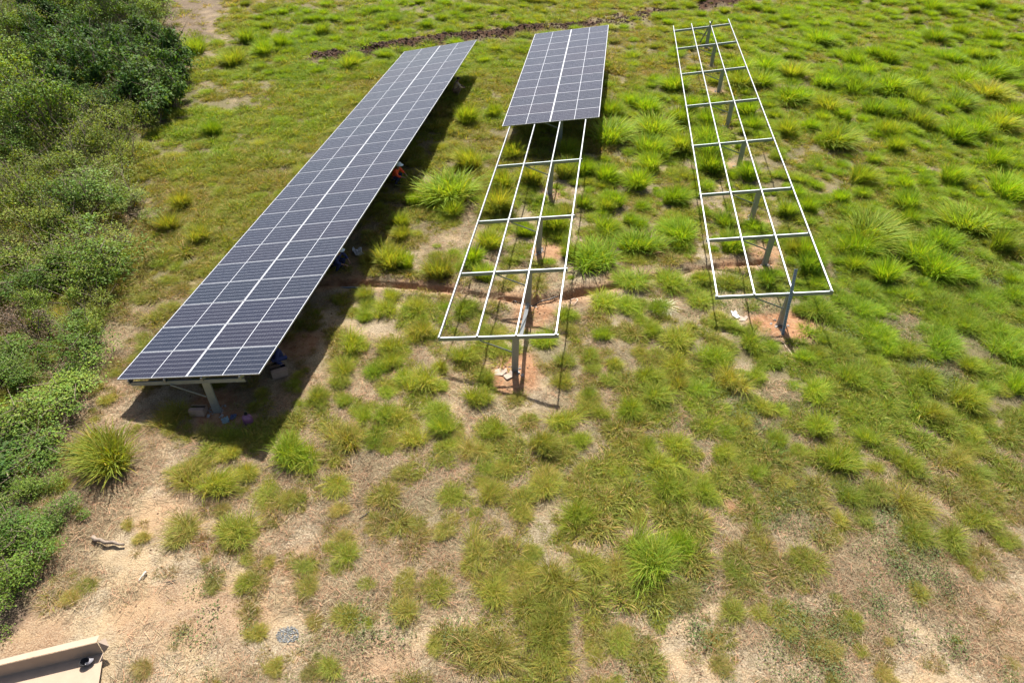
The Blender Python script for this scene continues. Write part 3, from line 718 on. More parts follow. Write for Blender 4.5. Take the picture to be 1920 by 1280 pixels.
def panel_material():
    m, n, l, bs = mat('solar_cells')
    tc = n.new('ShaderNodeTexCoord'); sp = n.new('ShaderNodeSeparateXYZ'); l.new(tc.outputs['Object'], sp.inputs[0])
    def mth(op, a, b=None, c=None):
        q = n.new('ShaderNodeMath'); q.operation = op
        for i, v in enumerate((a, b, c)):
            if v is None: continue
            if hasattr(v, 'node'): l.new(v, q.inputs[i])
            else: q.inputs[i].default_value = v
        return q.outputs[0]
    # cells: 24 along the long side in two banks of 12, six across
    xa = mth('ABSOLUTE', mth('SUBTRACT', sp.outputs['X'], 1.143)); xa = mth('SUBTRACT', xa, .008)
    cx = mth('DIVIDE', xa, .0925); fx = mth('ABSOLUTE', mth('SUBTRACT', mth('FRACT', cx), .5))
    ya = mth('SUBTRACT', sp.outputs['Y'], .027); cy = mth('DIVIDE', ya, .182); fy = mth('ABSOLUTE', mth('SUBTRACT', mth('FRACT', cy), .5))
    gx = mth('GREATER_THAN', fx, .5-.0011/.0925); gy = mth('GREATER_THAN', fy, .5-.0022/.182)
    mid = mth('LESS_THAN', xa, 0.0); bord = mth('GREATER_THAN', xa, 1.110)
    by = mth('MAXIMUM', mth('LESS_THAN', ya, -.013), mth('GREATER_THAN', ya, 1.105))
    g = mth('MAXIMUM', mth('MAXIMUM', gx, gy), mth('MAXIMUM', mth('MAXIMUM', mid, bord), by))
    bus = mth('GREATER_THAN', mth('ABSOLUTE', mth('SUBTRACT', mth('FRACT', mth('MULTIPLY', cy, 10)), .5)), .46)
    oi = n.new('ShaderNodeObjectInfo')
    pr = ramp(n, [(0, (.004, .008, .020)), (.5, (.005, .008, .022)), (1, (.008, .008, .020))]); l.new(oi.outputs['Random'], pr.inputs[0])
    c = mix(n, l, mth('MULTIPLY', bus, .08), pr.outputs[0], (.30, .31, .34)); c = mix(n, l, mth('MULTIPLY', gx, .2), c, (.5, .52, .56)); c = mix(n, l, gy, c, (.42, .44, .48)); c = mix(n, l, mth('MAXIMUM', mth('MAXIMUM', mid, bord), by), c, (.6, .62, .66))
    dn = noise(n, l, tc.outputs['Object'], 2.2, 5, .7); c = mix(n, l, mth('MULTIPLY', dn.outputs[0], .022), c, (.38, .31, .25))
    l.new(c, bs.inputs['Base Color']); bs.inputs['Roughness'].default_value = .16; bs.inputs['Specular IOR Level'].default_value = .5; bs.inputs['IOR'].default_value = 1.5
    l.new(mth('MULTIPLY_ADD', dn.outputs[0], .05, .05), bs.inputs['Roughness'])
    return m
M['cells'] = panel_material()
PL, PW = 2.286, 1.146
def panel_meshes():
    e = .009
    g = MB(); g.box((e, e, -.004), (PL-e, PW-e, .0)); gm = mesh_from('solar_panel', g.v, g.f, M['cells'])
    f = MB()
    f.box((0, 0, -.035), (PL, e, .002)); f.box((0, PW-e, -.035), (PL, PW, .002)); f.box((0, e, -.035), (e, PW-e, .002)); f.box((PL-e, e, -.035), (PL, PW-e, .002))
    f.box((e, e, -.012), (PL-e, PW-e, -.008))
    return gm, mesh_from('panel_frame', f.v, f.f, M['alu'])
PGM, PFM = panel_meshes()
def m4(a, b, c, o):
    return Matrix(((a[0], b[0], c[0], o[0]), (a[1], b[1], c[1], o[1]), (a[2], b[2], c[2], o[2]), (0, 0, 0, 1)))
RW, RHS = .043, {1: .12, 2: .075, 3: .075}
def table(k, label, v_panels, n_rows, v_end, plane_off):
    a, b, c = basis(k); O = np.array(T[k]['o']); uo = UOFF[k]; RH = RHS[k]
    p0 = POSTS[k][0]; base = Vector((p0[0], p0[1], gz(p0[0], p0[1])))
    root = empty('solar_table', base, label, 'solar array')
    def loc(o_): return m4(a, b, c, o_-np.array(base))
    top = plane_off                    # n of the rail top surface relative to the fitted plane
    rail_top = top
    for i in range(4):
        u = uo+i*SPAN
        q = MB(); X = Vector((1, 0, 0)); Z = Vector((0, 0, 1))
        prof = C_prof(RW, RH, .004, .018); prof = [(x-RW/2, z-RH) for x, z in prof]
        if i > 1: prof = [(-x, z) for x, z in prof]
        q.prism(prof, X, Z, Vector((0, -.03, 0)), Vector((0, v_end+.18, 0)))
        q.box((-.03, -.034, -RH-.001), (.03, -.026, -.02)) 
        q.build('rail', M['rail'], root, loc(O+u*a+rail_top*c))
    for i, v in enumerate(BEAMS[k]):
        bt = rail_top-RH
        q = MB(); Y = Vector((0, 1, 0)); Z = Vector((0, 0, 1))
        prof = [(y, z-.13) for y, z in C_prof(.045, .13, .005, .014)]
        q.prism(prof, Y, Z, Vector((-.06, 0, 0)), Vector((3*SPAN+.06, 0, 0)))
        for j in range(4): q.box((j*SPAN-.045, -.004, -.075), (j*SPAN-.038, .06, .05)); q.tube([(j*SPAN-.055, .02, .02), (j*SPAN-.03, .02, .02)], .012, 6)
        bo = q.build('cross_beam', M['galv'], root, loc(O+uo*a+(v-.03)*b+bt*c))
        # post
        pt = tp(k, uo+PU, v, bt-.01); g0 = gz(pt[0], pt[1]); rb = np.array(base)
        q = MB(); prof = [(x-.05, z-.1) for x, z in C_prof(.1, .2, .006, .022)]
        yw = .35 if k == 1 else .28; xa = Vector((math.sin(-yw), math.cos(-yw), 0)); ya = Vector((math.cos(-yw), -math.sin(-yw), 0))
        q.prism(prof, xa, ya, Vector((pt[0], pt[1]+.05, g0-.4))-Vector(rb), Vector((pt[0], pt[1]+.05, pt[2]-.02))-Vector(rb))
        for hz in (.35, .5, .75): q.tube([Vector((pt[0], pt[1]+.05, g0+hz))-Vector(rb)+xa*-.058, Vector((pt[0], pt[1]+.05, g0+hz))-Vector(rb)+xa*-.046], .014, 6)
        po = q.build('post', M['post'], root)
        # concrete rubble at the foot, sub-part of the post
        q = MB(); rr = random.Random(k*31+i)
        for _ in range(16):
            th = rr.uniform(0, 6.28); R = rr.uniform(.1, .3); s = rr.uniform(.02, .05)
            cpt = Vector((pt[0]+R*math.cos(th), pt[1]+.05+R*math.sin(th), 0)); cpt.z = gz(cpt.x, cpt.y)+s*.2
            mt = Matrix.Translation(cpt-Vector(rb)) @ Euler((rr.uniform(-.6, .6), rr.uniform(-.6, .6), rr.uniform(0, 6))).to_matrix().to_4x4()
            q.box((-s, -s*.7, -s*.5), (s, s*.7, s*.5), mt)
        q.build('footing', M['footing'], po)
        # knee brace from the beam to the post
        A = tp(k, uo+1.25, v, bt-.12); B = np.array([pt[0]-.08, pt[1]+.0, pt[2]-.62])
        q = MB(); d = Vector(B-A).normalized(); sx = Vector((0, 1, 0)); sz = d.cross(sx).normalized()
        q.prism([(y, z) for y, z in [(-.025, -.025), (.025, -.025), (.025, -.02), (-.02, -.02), (-.02, .025), (-.025, .025)]], sx, sz, Vector(A)-Vector(rb)+Vector((0, -.035, 0)), Vector(B)-Vector(rb)+Vector((0, -.035, 0)))
        q.build('brace', M['galv'], root)
    if n_rows:
        pb = rail_top+.037 if k != 1 else 0.0
        u_left = 0.0 if k == 1 else -U0
        q = MB(); q.box((-.0035, .004, -.034), (.0035, n_rows*PHT, -.004)); q.build('added_gap_strip', M['alu'], root, loc(O+(u_left+2.29)*a+(v_panels+.01)*b+pb*c))  # strip added to block sun through the column gap, doubling as pale seam
        for j in range(n_rows):
            for s in range(2):
                u = u_left+s*(4.58-PL); v = v_panels+j*PHT+.01
                wob = rnd.gauss(0, .0009)
                mt = loc(O+u*a+v*b+pb*c) @ Matrix.Rotation(wob, 4, 'Y') @ Matrix.Rotation(rnd.gauss(0, .0012), 4, 'X')
                po = link('solar_panel', PGM, root, mt); link('panel_frame', PFM, po)
    return root, base
t1, b1 = table(1, 'solar table at left wholly covered with two columns of dark panels', 0.0, 25, 28.75, -.037)
t2, b2 = table(2, 'middle solar table, far half under panels and near half a bare metal frame', 15.2808, 12, 28.95, 0.0)
t3, b3 = table(3, 'right hand solar table frame of bare galvanised rails with no panels', 0, 0, 30.6, 0.0)
# long diagonal braces running between posts
def diag(root, base, A, B, wd=.1, k_=3):
    q = MB(); A = Vector(A)-base; B = Vector(B)-base; d = (B-A).normalized(); sx = d.cross(Vector((0, 0, 1))).normalized(); sz = sx.cross(d)
    q.prism([(x-wd/2, z) for x, z in [(0, 0), (0, -.035), (.004, -.035), (.004, -.004), (wd-.004, -.004), (wd-.004, -.035), (wd, -.035), (wd, 0)]], sx, sz, A, B)
    q.build('diagonal_brace', M['rail'] if k_ == 2 else M['galv'], root)
pA = tp(2, PU+.12, .12, -.2); pB = POSTS[2][1]; diag(t2, b2, pA, (pB[0]+.0, pB[1]-.12, gz(pB[0], pB[1])+.25), .12, 2)
pA = tp(3, PU-.02, 30.0, .0); gB = G(1312, 80, .1); dv = (np.array(pA)-gB); pA = gB+dv*1.22; diag(t3, b3, pA, gB, .08)

# perforated channel leaning on the near beam of the bare frame
M['channel'] = metal('blue_grey_channel', (.22, .30, .40), .5, 9, .5)
foot = GG(1467, 629)
lean_pt = tp(3, PU+.0, 0, -.02)+np.array([0, -.06, .05])
d = ray(1484, 548); 
q_ = (tp(3, PU-.02, -.07, .03)); t_ = (q_[1])/d[1]; mid = Vector((d[0]*t_, d[1]*t_, CAMZ+d[2]*t_))
dirv = (mid-foot); 
best = None
for s_ in np.linspace(1.05, 2.2, 60):
    p = foot+dirv*float(s_); x_, y_ = px_of(p.x, p.y, p.z)
    e_ = abs(float(y_)-504)
    if best is None or e_ < best[0]: best = (e_, p.copy())
tip = best[1]
q = MB(); dd = (tip-foot).normalized(); sx = dd.cross(Vector((0, 1, 0))).normalized(); sz = sx.cross(dd)
if sz.y > 0: sz = -sz
prof = [(x-.045, z) for x, z in [(0, 0), (0, -.05), (.004, -.05), (.004, -.004), (.086, -.004), (.086, -.05), (.09, -.05), (.09, 0)]]
q.prism(prof, sx, sz, Vector((0, 0, 0)), tip-foot)
lc = q.build('steel_channel', M['channel']); lc.location = foot
q = MB(); L_ = (tip-foot).length
for i in range(int(L_/.09)):
    c_ = dd*(.05+i*.09)+sz*.0015
    for s in (-1, 1): q.add([c_+sx*s*.018-dd*.02-sx*.006, c_+sx*s*.018-dd*.02+sx*.006, c_+sx*s*.018+dd*.02+sx*.006, c_+sx*s*.018+dd*.02-sx*.006], [(0, 1, 2, 3)])
M['slot'] = simple('dark_slot', (.03, .035, .04), .8)
q.build('slot_row', M['slot'], lc)
tag(lc, 'blue grey perforated steel channel leaning against the near end of the bare frame', 'steel channel')

# ------------------------------------------------------------------ loose things
M['card'] = simple('cardboard', (.335, .25, .18), .85, var=.1, scale=3)
M['card2'] = simple('pale_cardboard', (.32, .245, .19), .85, var=.12, scale=5)
M['cardD'] = simple('brown_box_card', (.30, .21, .155), .9, var=.2, scale=6)
M['black'] = simple('black_cloth', (.015, .015, .017), .7, scale=30)
M['blackpl'] = simple('black_plastic', (.012, .012, .013), .4)
M['white'] = simple('white_plastic', (.5, .5, .5), .45, var=.1)
M['sack'] = simple('woven_sack', (.42, .43, .45), .8, var=.35, scale=14, bmp=.6)
M['purple'] = simple('purple_plastic', (.22, .09, .17), .35, var=.2, scale=4)
M['cyan'] = simple('pale_blue_film', (.17, .24, .26), .3, var=.3, scale=8)
M['blue'] = simple('blue_film', (.04, .06, .13), .4, var=.4, scale=8)
M['wood'] = simple('weathered_wood', (.22, .17, .13), .9, var=.45, scale=20, bmp=.6)
M['pale'] = simple('bleached_stick', (.45, .40, .34), .85, var=.3, scale=20)
M['darkw'] = simple('dark_stick', (.07, .055, .045), .9, var=.3, scale=20)
M['gravel'] = simple('pale_gravel', (.20, .205, .20), .9, var=.4, scale=30, bmp=1)
M['beige'] = simple('beige_cable', (.62, .47, .36), .6)

def sheet(q, pts, th=.006):            # thin slab through 3-D points (convex polygon)
    P = [Vector(p) for p in pts]; n = (P[1]-P[0]).cross(P[2]-P[0]).normalized()*th; k = len(P)
    q.add([p for p in P]+[p+n for p in P], [tuple(range(k))[::-1], tuple(range(k, 2*k))]+[(i, (i+1) % k, k+(i+1) % k, k+i) for i in range(k)])
# big opened carton bottom left
def carton():
    br = GG(197, 1226); bl = GG(-60, 1286); e = (bl-br); e.z = 0; L = e.length+1.0; e.normalize(); f = Vector((-e.y, e.x, 0))
    if f.y > 0: f = -f                       # towards the camera
    z0 = max(br.z, bl.z)+.03
    org = Vector((br.x, br.y, z0))
    root = empty('opened_carton', org, 'large opened cardboard carton tray lying flat in the bottom left corner', 'cardboard box')
    Z = Vector((0, 0, 1)); o = Vector((0, 0, 0))
    q = MB(); sheet(q, [o, o+e*L, o+e*L+f*1.5+Z*.0, o+f*1.5-e*.04]); q.build('base_panel', M['card'], root)
    H = .36
    q = MB(); sheet(q, [o+e*.01, o+e*.01+Z*H-f*.05, o+e*L+Z*(H*.95)-f*.05, o+e*L]); q.build('side_wall', M['card'], root)
    T0 = o+e*.02+Z*H-f*.055; q = MB(); sheet(q, [T0, T0-f*.16-Z*.03-e*.02, T0+e*(L*.72)-f*.13-Z*.035, T0+e*(L*.74)]); q.build('flap', M['card'], root)
    q = MB(); sheet(q, [T0-f*.175-Z*.06+e*.1, T0-f*.25-Z*.2+e*.12, T0+e*L*.7-f*.24-Z*.2, T0+e*L*.68-f*.16-Z*.06]); q.build('flap', M['card2'], root)
    q = MB(); sheet(q, [o-e*.012+f*.01, o-e*.17+Z*.19+f*.0, o-e*.10+Z*.27-f*.16, o-e*.012+Z*H-f*.05]); q.build('end_flap', M['card2'], root)
    return root, z0
car, cz0 = carton()
def cap():
    p = G(166, 1246); z0 = cz0+.006; 
    root = empty('peaked_cap', (p[0], p[1]-.02, z0), 'black peaked cap lying upside down on the opened carton', 'cap', rz=.5)
    V = []; F = []; nr, ns = 6, 18
    for i in range(nr+1):
        a = i/nr*PI/2
        for j in range(ns):
            t = 2*PI*j/ns; V.append((.088*math.sin(a)*math.cos(t)*1.1, .088*math.sin(a)*math.sin(t), .11-.11*math.cos(a)+.004))
    for i in range(nr):
        for j in range(ns): F.append((i*ns+j, i*ns+(j+1) % ns, (i+1)*ns+(j+1) % ns, (i+1)*ns+j))
    me = mesh_from('crown', V, F, M['black'], smooth=True); o = link('crown', me, root); s = o.modifiers.new('thick', 'SOLIDIFY'); s.thickness = .004
    q = MB(); a = []; b = []
    for j in range(13):
        t = -1.1+2.2*j/12; a.append(Vector((.097*math.cos(t), .09*math.sin(t), .113))); b.append(Vector((.097*math.cos(t)+.075*math.cos(t*.7)*max(.15, math.cos(t*1.3)), .1*math.sin(t), .10-.02*abs(math.sin(t)))))
    up = Vector((0, 0, .004))
    for j in range(12): q.add([a[j], b[j], b[j+1], a[j+1], a[j]+up, b[j]+up, b[j+1]+up, a[j+1]+up], [(0, 1, 2, 3), (7, 6, 5, 4), (1, 5, 6, 2), (0, 3, 7, 4)])
    q.build('peak', simple('grey_peak', (.18, .17, .19), .6), root)
    q = MB(); q.box((-.02, -.035, .03), (.035, .03, .034), Euler((.5, .2, .3)).to_matrix().to_4x4()); q.build('inner_patch', M['white'], root)  # small white patch inside the crown
cap()
def box_open(pos, dims, rz, mt, label, tilt=(0, 0)):
    root = empty('cardboard_box', pos, label, 'cardboard box', rz=rz)
    root.rotation_euler = (tilt[0], tilt[1], rz)
    w_, d_, h = dims; t = .005; q = MB()
    q.box((-w_/2, -d_/2, 0), (w_/2, d_/2, t)); q.box((-w_/2, -d_/2, t), (w_/2, -d_/2+t, h)); q.box((-w_/2, d_/2-t, t), (w_/2, d_/2, h)); q.box((-w_/2, -d_/2+t, t), (-w_/2+t, d_/2-t, h)); q.box((w_/2-t, -d_/2+t, t), (w_/2, d_/2-t, h))
    q.build('carton_body', mt, root)
    for sgn in (-1, 1):
        q = MB(); sheet(q, [(-w_/2, sgn*d_/2, h), (w_/2, sgn*d_/2, h), (w_/2*.96, sgn*(d_/2-d_*.38), h+.02+.03*(sgn > 0)), (-w_/2*.96, sgn*(d_/2-d_*.38), h+.02+.03*(sgn > 0))]); q.build('flap', mt, root)
box_open(GG(374, 776), (.42, .3, .2), .15, M['cardD'], 'small brown cardboard box beside the near post of the panelled table', (-.15, 0))
box_open(GG(524, 700), (.46, .42, .24), .6, M['cardD'], 'brown cardboard box in shade right of the near panel corner')
def crumple(name, p, s, mt, label, cat, seed, grp=None, flatness=.35, up=.0):
    r = np.random.default_rng(seed); bm = bmesh.new(); bmesh.ops.create_grid(bm, x_segments=7, y_segments=6, size=1)
    for v in bm.verts:
        n = r.normal(0, .16, 3); v.co = Vector((v.co.x*s[0]+n[0]*s[0]*.5, v.co.y*s[1]+n[1]*s[1]*.5, (abs(n[2])*flatness*3+abs(v.co.x*v.co.y)*.3+up)*min(s)))
    me = bpy.data.meshes.new(name); bm.to_mesh(me); bm.free(); me.materials.append(mt)
    o = link(name, me); o.location = p+Vector((0, 0, .015)); m = o.modifiers.new('thick', 'SOLIDIFY'); m.thickness = .008; tag(o, label, cat, grp); o.rotation_euler = (0, 0, r.random()*3); return o
# torn carton pieces by the middle table post
def torn(p, s, rz, label, seed, mt='card2'):
    root_b = MB(); r = random.Random(seed)
    sheet(root_b, [(-s, -.5*s, .0), (s*.2, -.8*s, .0), (s*.5, .2*s, .12*s), (s*.1, .9*s, .05*s), (-.8*s, .5*s, .1*s)])
    sheet(root_b, [(s*.2, -.8*s, .0), (s*1.1, -.2*s, .3*s), (s*1.0, .5*s, .35*s), (s*.5, .2*s, .12*s)])
    o = root_b.build('cardboard_scrap', M[mt]); o.location = p+Vector((0, 0, .02)); o.rotation_euler = (0, 0, rz); tag(o, label, 'cardboard'); return o
torn(GG(938, 700), .2, .3, 'pale torn cardboard piece left of the near post of the middle table', 1)
torn(GG(953, 706), .17, 1.0, 'smaller torn cardboard piece touching the near post of the middle table', 2)
torn(GG(1392, 598), .17, .4, 'pinkish torn cardboard scrap on grass below the bare frame', 3)
crumple('plastic_wrap', GG(1378, 591), (.2, .1), M['white'], 'white crumpled plastic wrap next to the pinkish cardboard scrap', 'plastic wrap', 5)
crumple('plastic_wrap', GG(424, 791), (.12, .1), M['cyan'], 'pale blue crumpled plastic film beside the near post of the panelled table', 'plastic wrap', 6)
crumple('plastic_wrap', GG(438, 784), (.1, .08), M['blue'], 'dark blue crumpled plastic film between the post and the purple jug', 'plastic wrap', 7)
crumple('woven_sack', GG(672, 474), (.26, .16), M['sack'], 'grey woven sack lying in the shade right of the panelled table', 'sack', 8, flatness=.7)
def jug():
    p = GG(467, 794); root = empty('water_jug', p, 'purple plastic water jug with black cap in the shade', 'jug')
    V = []; F = []; prof = [(.0, 0), (.12, 0), (.14, .03), (.145, .2), (.13, .26), (.07, .31), (.035, .33), (.035, .36)]; ns = 16
    for r_, z_ in prof:
        for j in range(ns): t = 2*PI*j/ns; V.append((r_*math.cos(t), r_*.85*math.sin(t), z_))
    for i in range(len(prof)-1):
        for j in range(ns): F.append((i*ns+j, i*ns+(j+1) % ns, (i+1)*ns+(j+1) % ns, (i+1)*ns+j))
    link('jug_body', mesh_from('jug_body', V, F, M['purple'], smooth=True), root)
    q = MB(); q.tube([(0, 0, .355), (0, 0, .395)], .045, 12); q.build('cap', M['blackpl'], root)
    q = MB(); q.tube([(.035, 0, .34), (.1, 0, .35), (.13, 0, .28), (.135, 0, .22)], .014, 8); q.build('handle', M['purple'], root, smooth=True)
jug()
def stick(name, a, b, r0, mt, label, cat, seed, lift=.03, wob=.03):
    rr = random.Random(seed); A = GG(*a); B = GG(*b); n = 7; pts = []
    for i in range(n): pts.append(A.lerp(B, i/(n-1))-A+Vector((rr.gauss(0, wob), rr.gauss(0, wob), lift+r0)))
    q = MB(); q.tube(pts, [r0*(1-.45*i/(n-1))*rr.uniform(.85, 1.1) for i in range(n)], 8); o = q.build(name, mt, smooth=True); o.location = A; return tag(o, label, cat)
stick('log', (172, 1012), (236, 1024), .055, M['wood'], 'weathered grey brown log lying beside the thicket', 'log', 1)
stick('stick', (274, 1072), (260, 1090), .028, M['pale'], 'short bleached stick on the dry ground right of the log', 'stick', 2, wob=.01)
stick('stick', (143, 1100), (138, 1112), .018, M['pale'], 'tiny bleached stick at the edge of the thicket above the carton', 'stick', 3, wob=.006)
stick('stick', (692, 960), (674, 973), .02, M['darkw'], 'dark forked stick on the straw in the foreground', 'stick', 4, wob=.01)
stick('stick', (328, 1088), (308, 1094), .014, M['darkw'], 'thin dark stick on bare orange ground', 'stick', 14, wob=.01)
stick('root_strand', (1466, 640), (1488, 672), .012, M['beige'], 'pale root strand running down from the foot of the leaning channel', 'root', 5, lift=.005, wob=.02)
stick('drain_pipe', (607, 534), (672, 545), .05, simple('slate_grey_pipe', (.16, .19, .22), .5), 'slate grey pipe lying in shade beside the trench', 'pipe', 6, lift=.01, wob=.012)
# gravel spill
def gravel():
    c = G(540, 1190); r = random.Random(3); q = MB()
    for _ in range(190):
        a = r.uniform(0, 6.28); R = .23*math.sqrt(r.random()); x, y = c[0]+R*math.cos(a)*1.1, c[1]+R*math.sin(a)*.8; s = r.uniform(.008, .022)
        q.box((-s, -s*.8, -s*.6), (s, s*.8, s*.6), Matrix.Translation(Vector((x-c[0], y-c[1], gz(x, y)-c[2]+s*.3))) @ Euler((r.random()*3, r.random()*3, r.random()*3)).to_matrix().to_4x4())
    o = q.build('gravel_spill', M['gravel']); o.location = Vector(c); tag(o, 'small spill of pale grey gravel on the bare ground', kind='stuff')
gravel()
# cable by the second post of the middle table
def cable(name, pp, rad, mt, label, z=.02, seg=8):
    P = [GG(a, b)+Vector((0, 0, z+rad)) for a, b in pp]; A = P[0].copy(); Q = []
    for i in range(len(P)-1):
        p0 = P[max(i-1, 0)]; p1 = P[i]; p2 = P[i+1]; p3 = P[min(i+2, len(P)-1)]
        for j in range(5):
            t = j/5; Q.append(.5*((2*p1)+(-p0+p2)*t+(2*p0-5*p1+4*p2-p3)*t*t+(-p0+3*p1-3*p2+p3)*t**3)-A)
    Q.append(P[-1]-A); q = MB(); q.tube(Q, rad, seg); o = q.build(name, mt, smooth=True); o.location = A; return tag(o, label, 'cable')
cable('power_cable', [(969, 571), (963, 568), (962, 563), (966, 560), (974, 560), (985, 565), (1000, 566), (1015, 564), (1028, 561), (1040, 557), (1046, 555)], .022, M['blackpl'], 'thick black cable with a hooked end at the second post of the middle table', .06)
cable('wire_coil', [(1070, 562), (1078, 560), (1083, 565), (1079, 570), (1071, 569), (1069, 564), (1076, 561), (1082, 566), (1077, 572), (1070, 571)], .007, M['beige'], 'thin beige wire coil on the soil right of the middle frame', .03)
crumple('plastic_wrap', GG(996, 567), (.1, .12), M['white'], 'white plastic bag lying against the second post of the middle table', 'plastic bag', 15)
cable('hanging_wire', [(1023, 290), (1016, 296), (1008, 300)], .006, M['blackpl'], 'thin dark wire on the grass in front of the middle table panels', .03)
# pale scraps on the right slope
first = None
for i, (a, b) in enumerate([(1692, 498), (1699, 502), (1703, 503), (1708, 501), (1705, 492)]):
    if first is None:
        q = MB(); sheet(q, [(-.05, -.03, 0), (.04, -.04, .01), (.06, .03, .0), (-.03, .04, .015)]); first = q.build('paper_scrap', M['white']); o = first
    else:
        o = first.copy(); COL.objects.link(o)
    o.location = GG(a, b)+Vector((0, 0, .03)); o.rotation_euler = (0, 0, i*1.3); tag(o, 'tiny white paper scrap on the bare spot right of the bare frame', 'paper scrap', 'white paper scraps on the bare spot')
# pale dead clump below the trench
o = link('dead_grass_clump', blades('dead_clump', 120, .45, .5, .014, .9, 1.1, 3, seed=900, material='straw', shade=(.8, 1.3))); o.location = GG(1243, 576); o['tint'] = [.62, .60, .42]
tag(o, 'pale dead grass clump below the trench between the two bare frames', 'grass clump')

# ------------------------------------------------------------------ people
M['skin'] = simple('brown_skin', (.20, .11, .07), .55, var=.1)
def skinmesh(name, J, E, material, parent, sub=1, root=0):
    me = bpy.data.meshes.new(name); me.from_pydata([tuple(j[0]) for j in J], E, []); me.update(); me.materials.append(material)
    o = link(name, me, parent); sm = o.modifiers.new('skin', 'SKIN'); sm.use_smooth_shade = True
    for i, j in enumerate(J):
        v = me.skin_vertices[0].data[i]; r = j[1]; v.radius = r if hasattr(r, '__len__') else (r, r); v.use_root = (i == root)
    if sub: s = o.modifiers.new('sub', 'SUBSURF'); s.levels = sub; s.render_levels = sub
    return o
def person(pos, rz, pose, shirt, trousers, helmet, label, vest=None):
    root = empty('person', pos, label, 'person', rz=rz)
    S = {}
    if pose == 'stand':
        S = dict(pel=(0, 0, .95), wai=(0, .0, 1.08), che=(0, .0, 1.3), nek=(0, .0, 1.48), hed=(0, .01, 1.60), top=(0, .01, 1.70),
                 hl=(-.09, 0, .9), hr=(.09, 0, .9), kl=(-.11, .03, .5), kr=(.12, -.02, .5), al=(-.12, -.02, .08), ar=(.15, .0, .08), tl=(-.13, .13, .03), tr=(.18, .14, .03),
                 sl=(-.19, 0, 1.42), sr=(.19, 0, 1.42), el=(-.27, .08, 1.16), er=(.28, .1, 1.18), wl=(-.22, .26, 1.22), wr=(.2, .3, 1.3))
    else:
        S = dict(pel=(0, 0, .34), wai=(0, .09, .46), che=(0, .2, .66), nek=(0, .28, .82), hed=(0, .32, .93), top=(0, .33, 1.03),
                 hl=(-.1, .02, .32), hr=(.1, .02, .32), kl=(-.17, .36, .5), kr=(.17, .38, .48), al=(-.15, .14, .08), ar=(.16, .16, .08), tl=(-.16, .28, .03), tr=(.18, .3, .03),
                 sl=(-.18, .22, .78), sr=(.18, .22, .78), el=(-.25, .36, .56), er=(.26, .38, .56), wl=(-.14, .55, .5), wr=(.16, .56, .5))
    V = {k: Vector(v) for k, v in S.items()}
    J = [(V['pel'], (.14, .10)), (V['wai'], (.125, .095)), (V['che'], (.15, .105)), (V['nek'], .055), (V['hed'], (.075, .09)), (V['top'], (.06, .07)),
         (V['hl'], .085), (V['kl'], .058), (V['al'], .042), (V['tl'], .035), (V['hr'], .085), (V['kr'], .058), (V['ar'], .042), (V['tr'], .035),
         (V['sl'], .058), (V['el'], .043), (V['wl'], .028), (V['sr'], .058), (V['er'], .043), (V['wr'], .028)]
    E = [(0, 1), (1, 2), (2, 3), (3, 4), (4, 5), (0, 6), (6, 7), (7, 8), (8, 9), (0, 10), (10, 11), (11, 12), (12, 13), (2, 14), (14, 15), (15, 16), (2, 17), (17, 18), (18, 19)]
    for s, wi in ((-1, 16), (1, 19)):          # palm, four fingers and a thumb per hand
        W = V['wl' if s < 0 else 'wr']; Eb = V['el' if s < 0 else 'er']; d = (W-Eb).normalized(); sd = d.cross(Vector((0, 0, 1))).normalized()
        J.append((W+d*.06, (.032, .016))); E.append((wi, len(J)-1)); pm = len(J)-1
        for fi, (o_, ln) in enumerate([(-.027, .065), (-.009, .075), (.009, .07), (.027, .055)]):
            b_ = W+d*.10+sd*o_; J.append((b_, .009)); E.append((pm, len(J)-1)); J.append((b_+d*ln*.55-Vector((0, 0, .01)), .008)); E.append((len(J)-2, len(J)-1)); J.append((b_+d*ln*.8-Vector((0, 0, .035)), .007)); E.append((len(J)-2, len(J)-1))
        J.append((W+d*.05-sd*s*.04-Vector((0, 0, .01)), .010)); E.append((pm, len(J)-1)); J.append((W+d*.085-sd*s*.055-Vector((0, 0, .02)), .008)); E.append((len(J)-2, len(J)-1))
    skinmesh('body', J, E, M['skin'], root)
    f = .014
    skinmesh('shirt', [(V['wai']-Vector((0, 0, .08)), (.145, .115)), (V['wai'], (.14, .11)), (V['che'], (.165, .12)), (V['nek']-Vector((0, 0, .04)), .07), (V['sl'], .073), (V['el'], .058), (V['el'].lerp(V['wl'], .7), .042), (V['sr'], .073), (V['er'], .058), (V['er'].lerp(V['wr'], .7), .042)],
             [(0, 1), (1, 2), (2, 3), (2, 4), (4, 5), (5, 6), (2, 7), (7, 8), (8, 9)], shirt, root)
    skinmesh('trousers', [(V['pel']+Vector((0, 0, .06)), (.15, .115)), (V['pel'], (.155, .12)), (V['hl'], .1), (V['kl'], .075), (V['al']+Vector((0, 0, .02)), .06), (V['hr'], .1), (V['kr'], .075), (V['ar']+Vector((0, 0, .02)), .06)],
             [(0, 1), (1, 2), (2, 3), (3, 4), (1, 5), (5, 6), (6, 7)], trousers, root)
    for s in ('l', 'r'):
        q = MB(); q.tube([V['a'+s]-Vector((0, .05, .03)), V['a'+s]+Vector((0, .05, -.03)), V['t'+s]+Vector((0, .06, .01))], [.05, .056, .042], 8); q.build('boot', M['black'], root, smooth=True)
    if vest: skinmesh('vest', [(V['wai']-Vector((0, 0, .06)), (.155, .125)), (V['wai'], (.15, .12)), (V['che'], (.175, .13)), (V['che'].lerp(V['nek'], .6), (.14, .1))], [(0, 1), (1, 2), (2, 3)], vest, root)
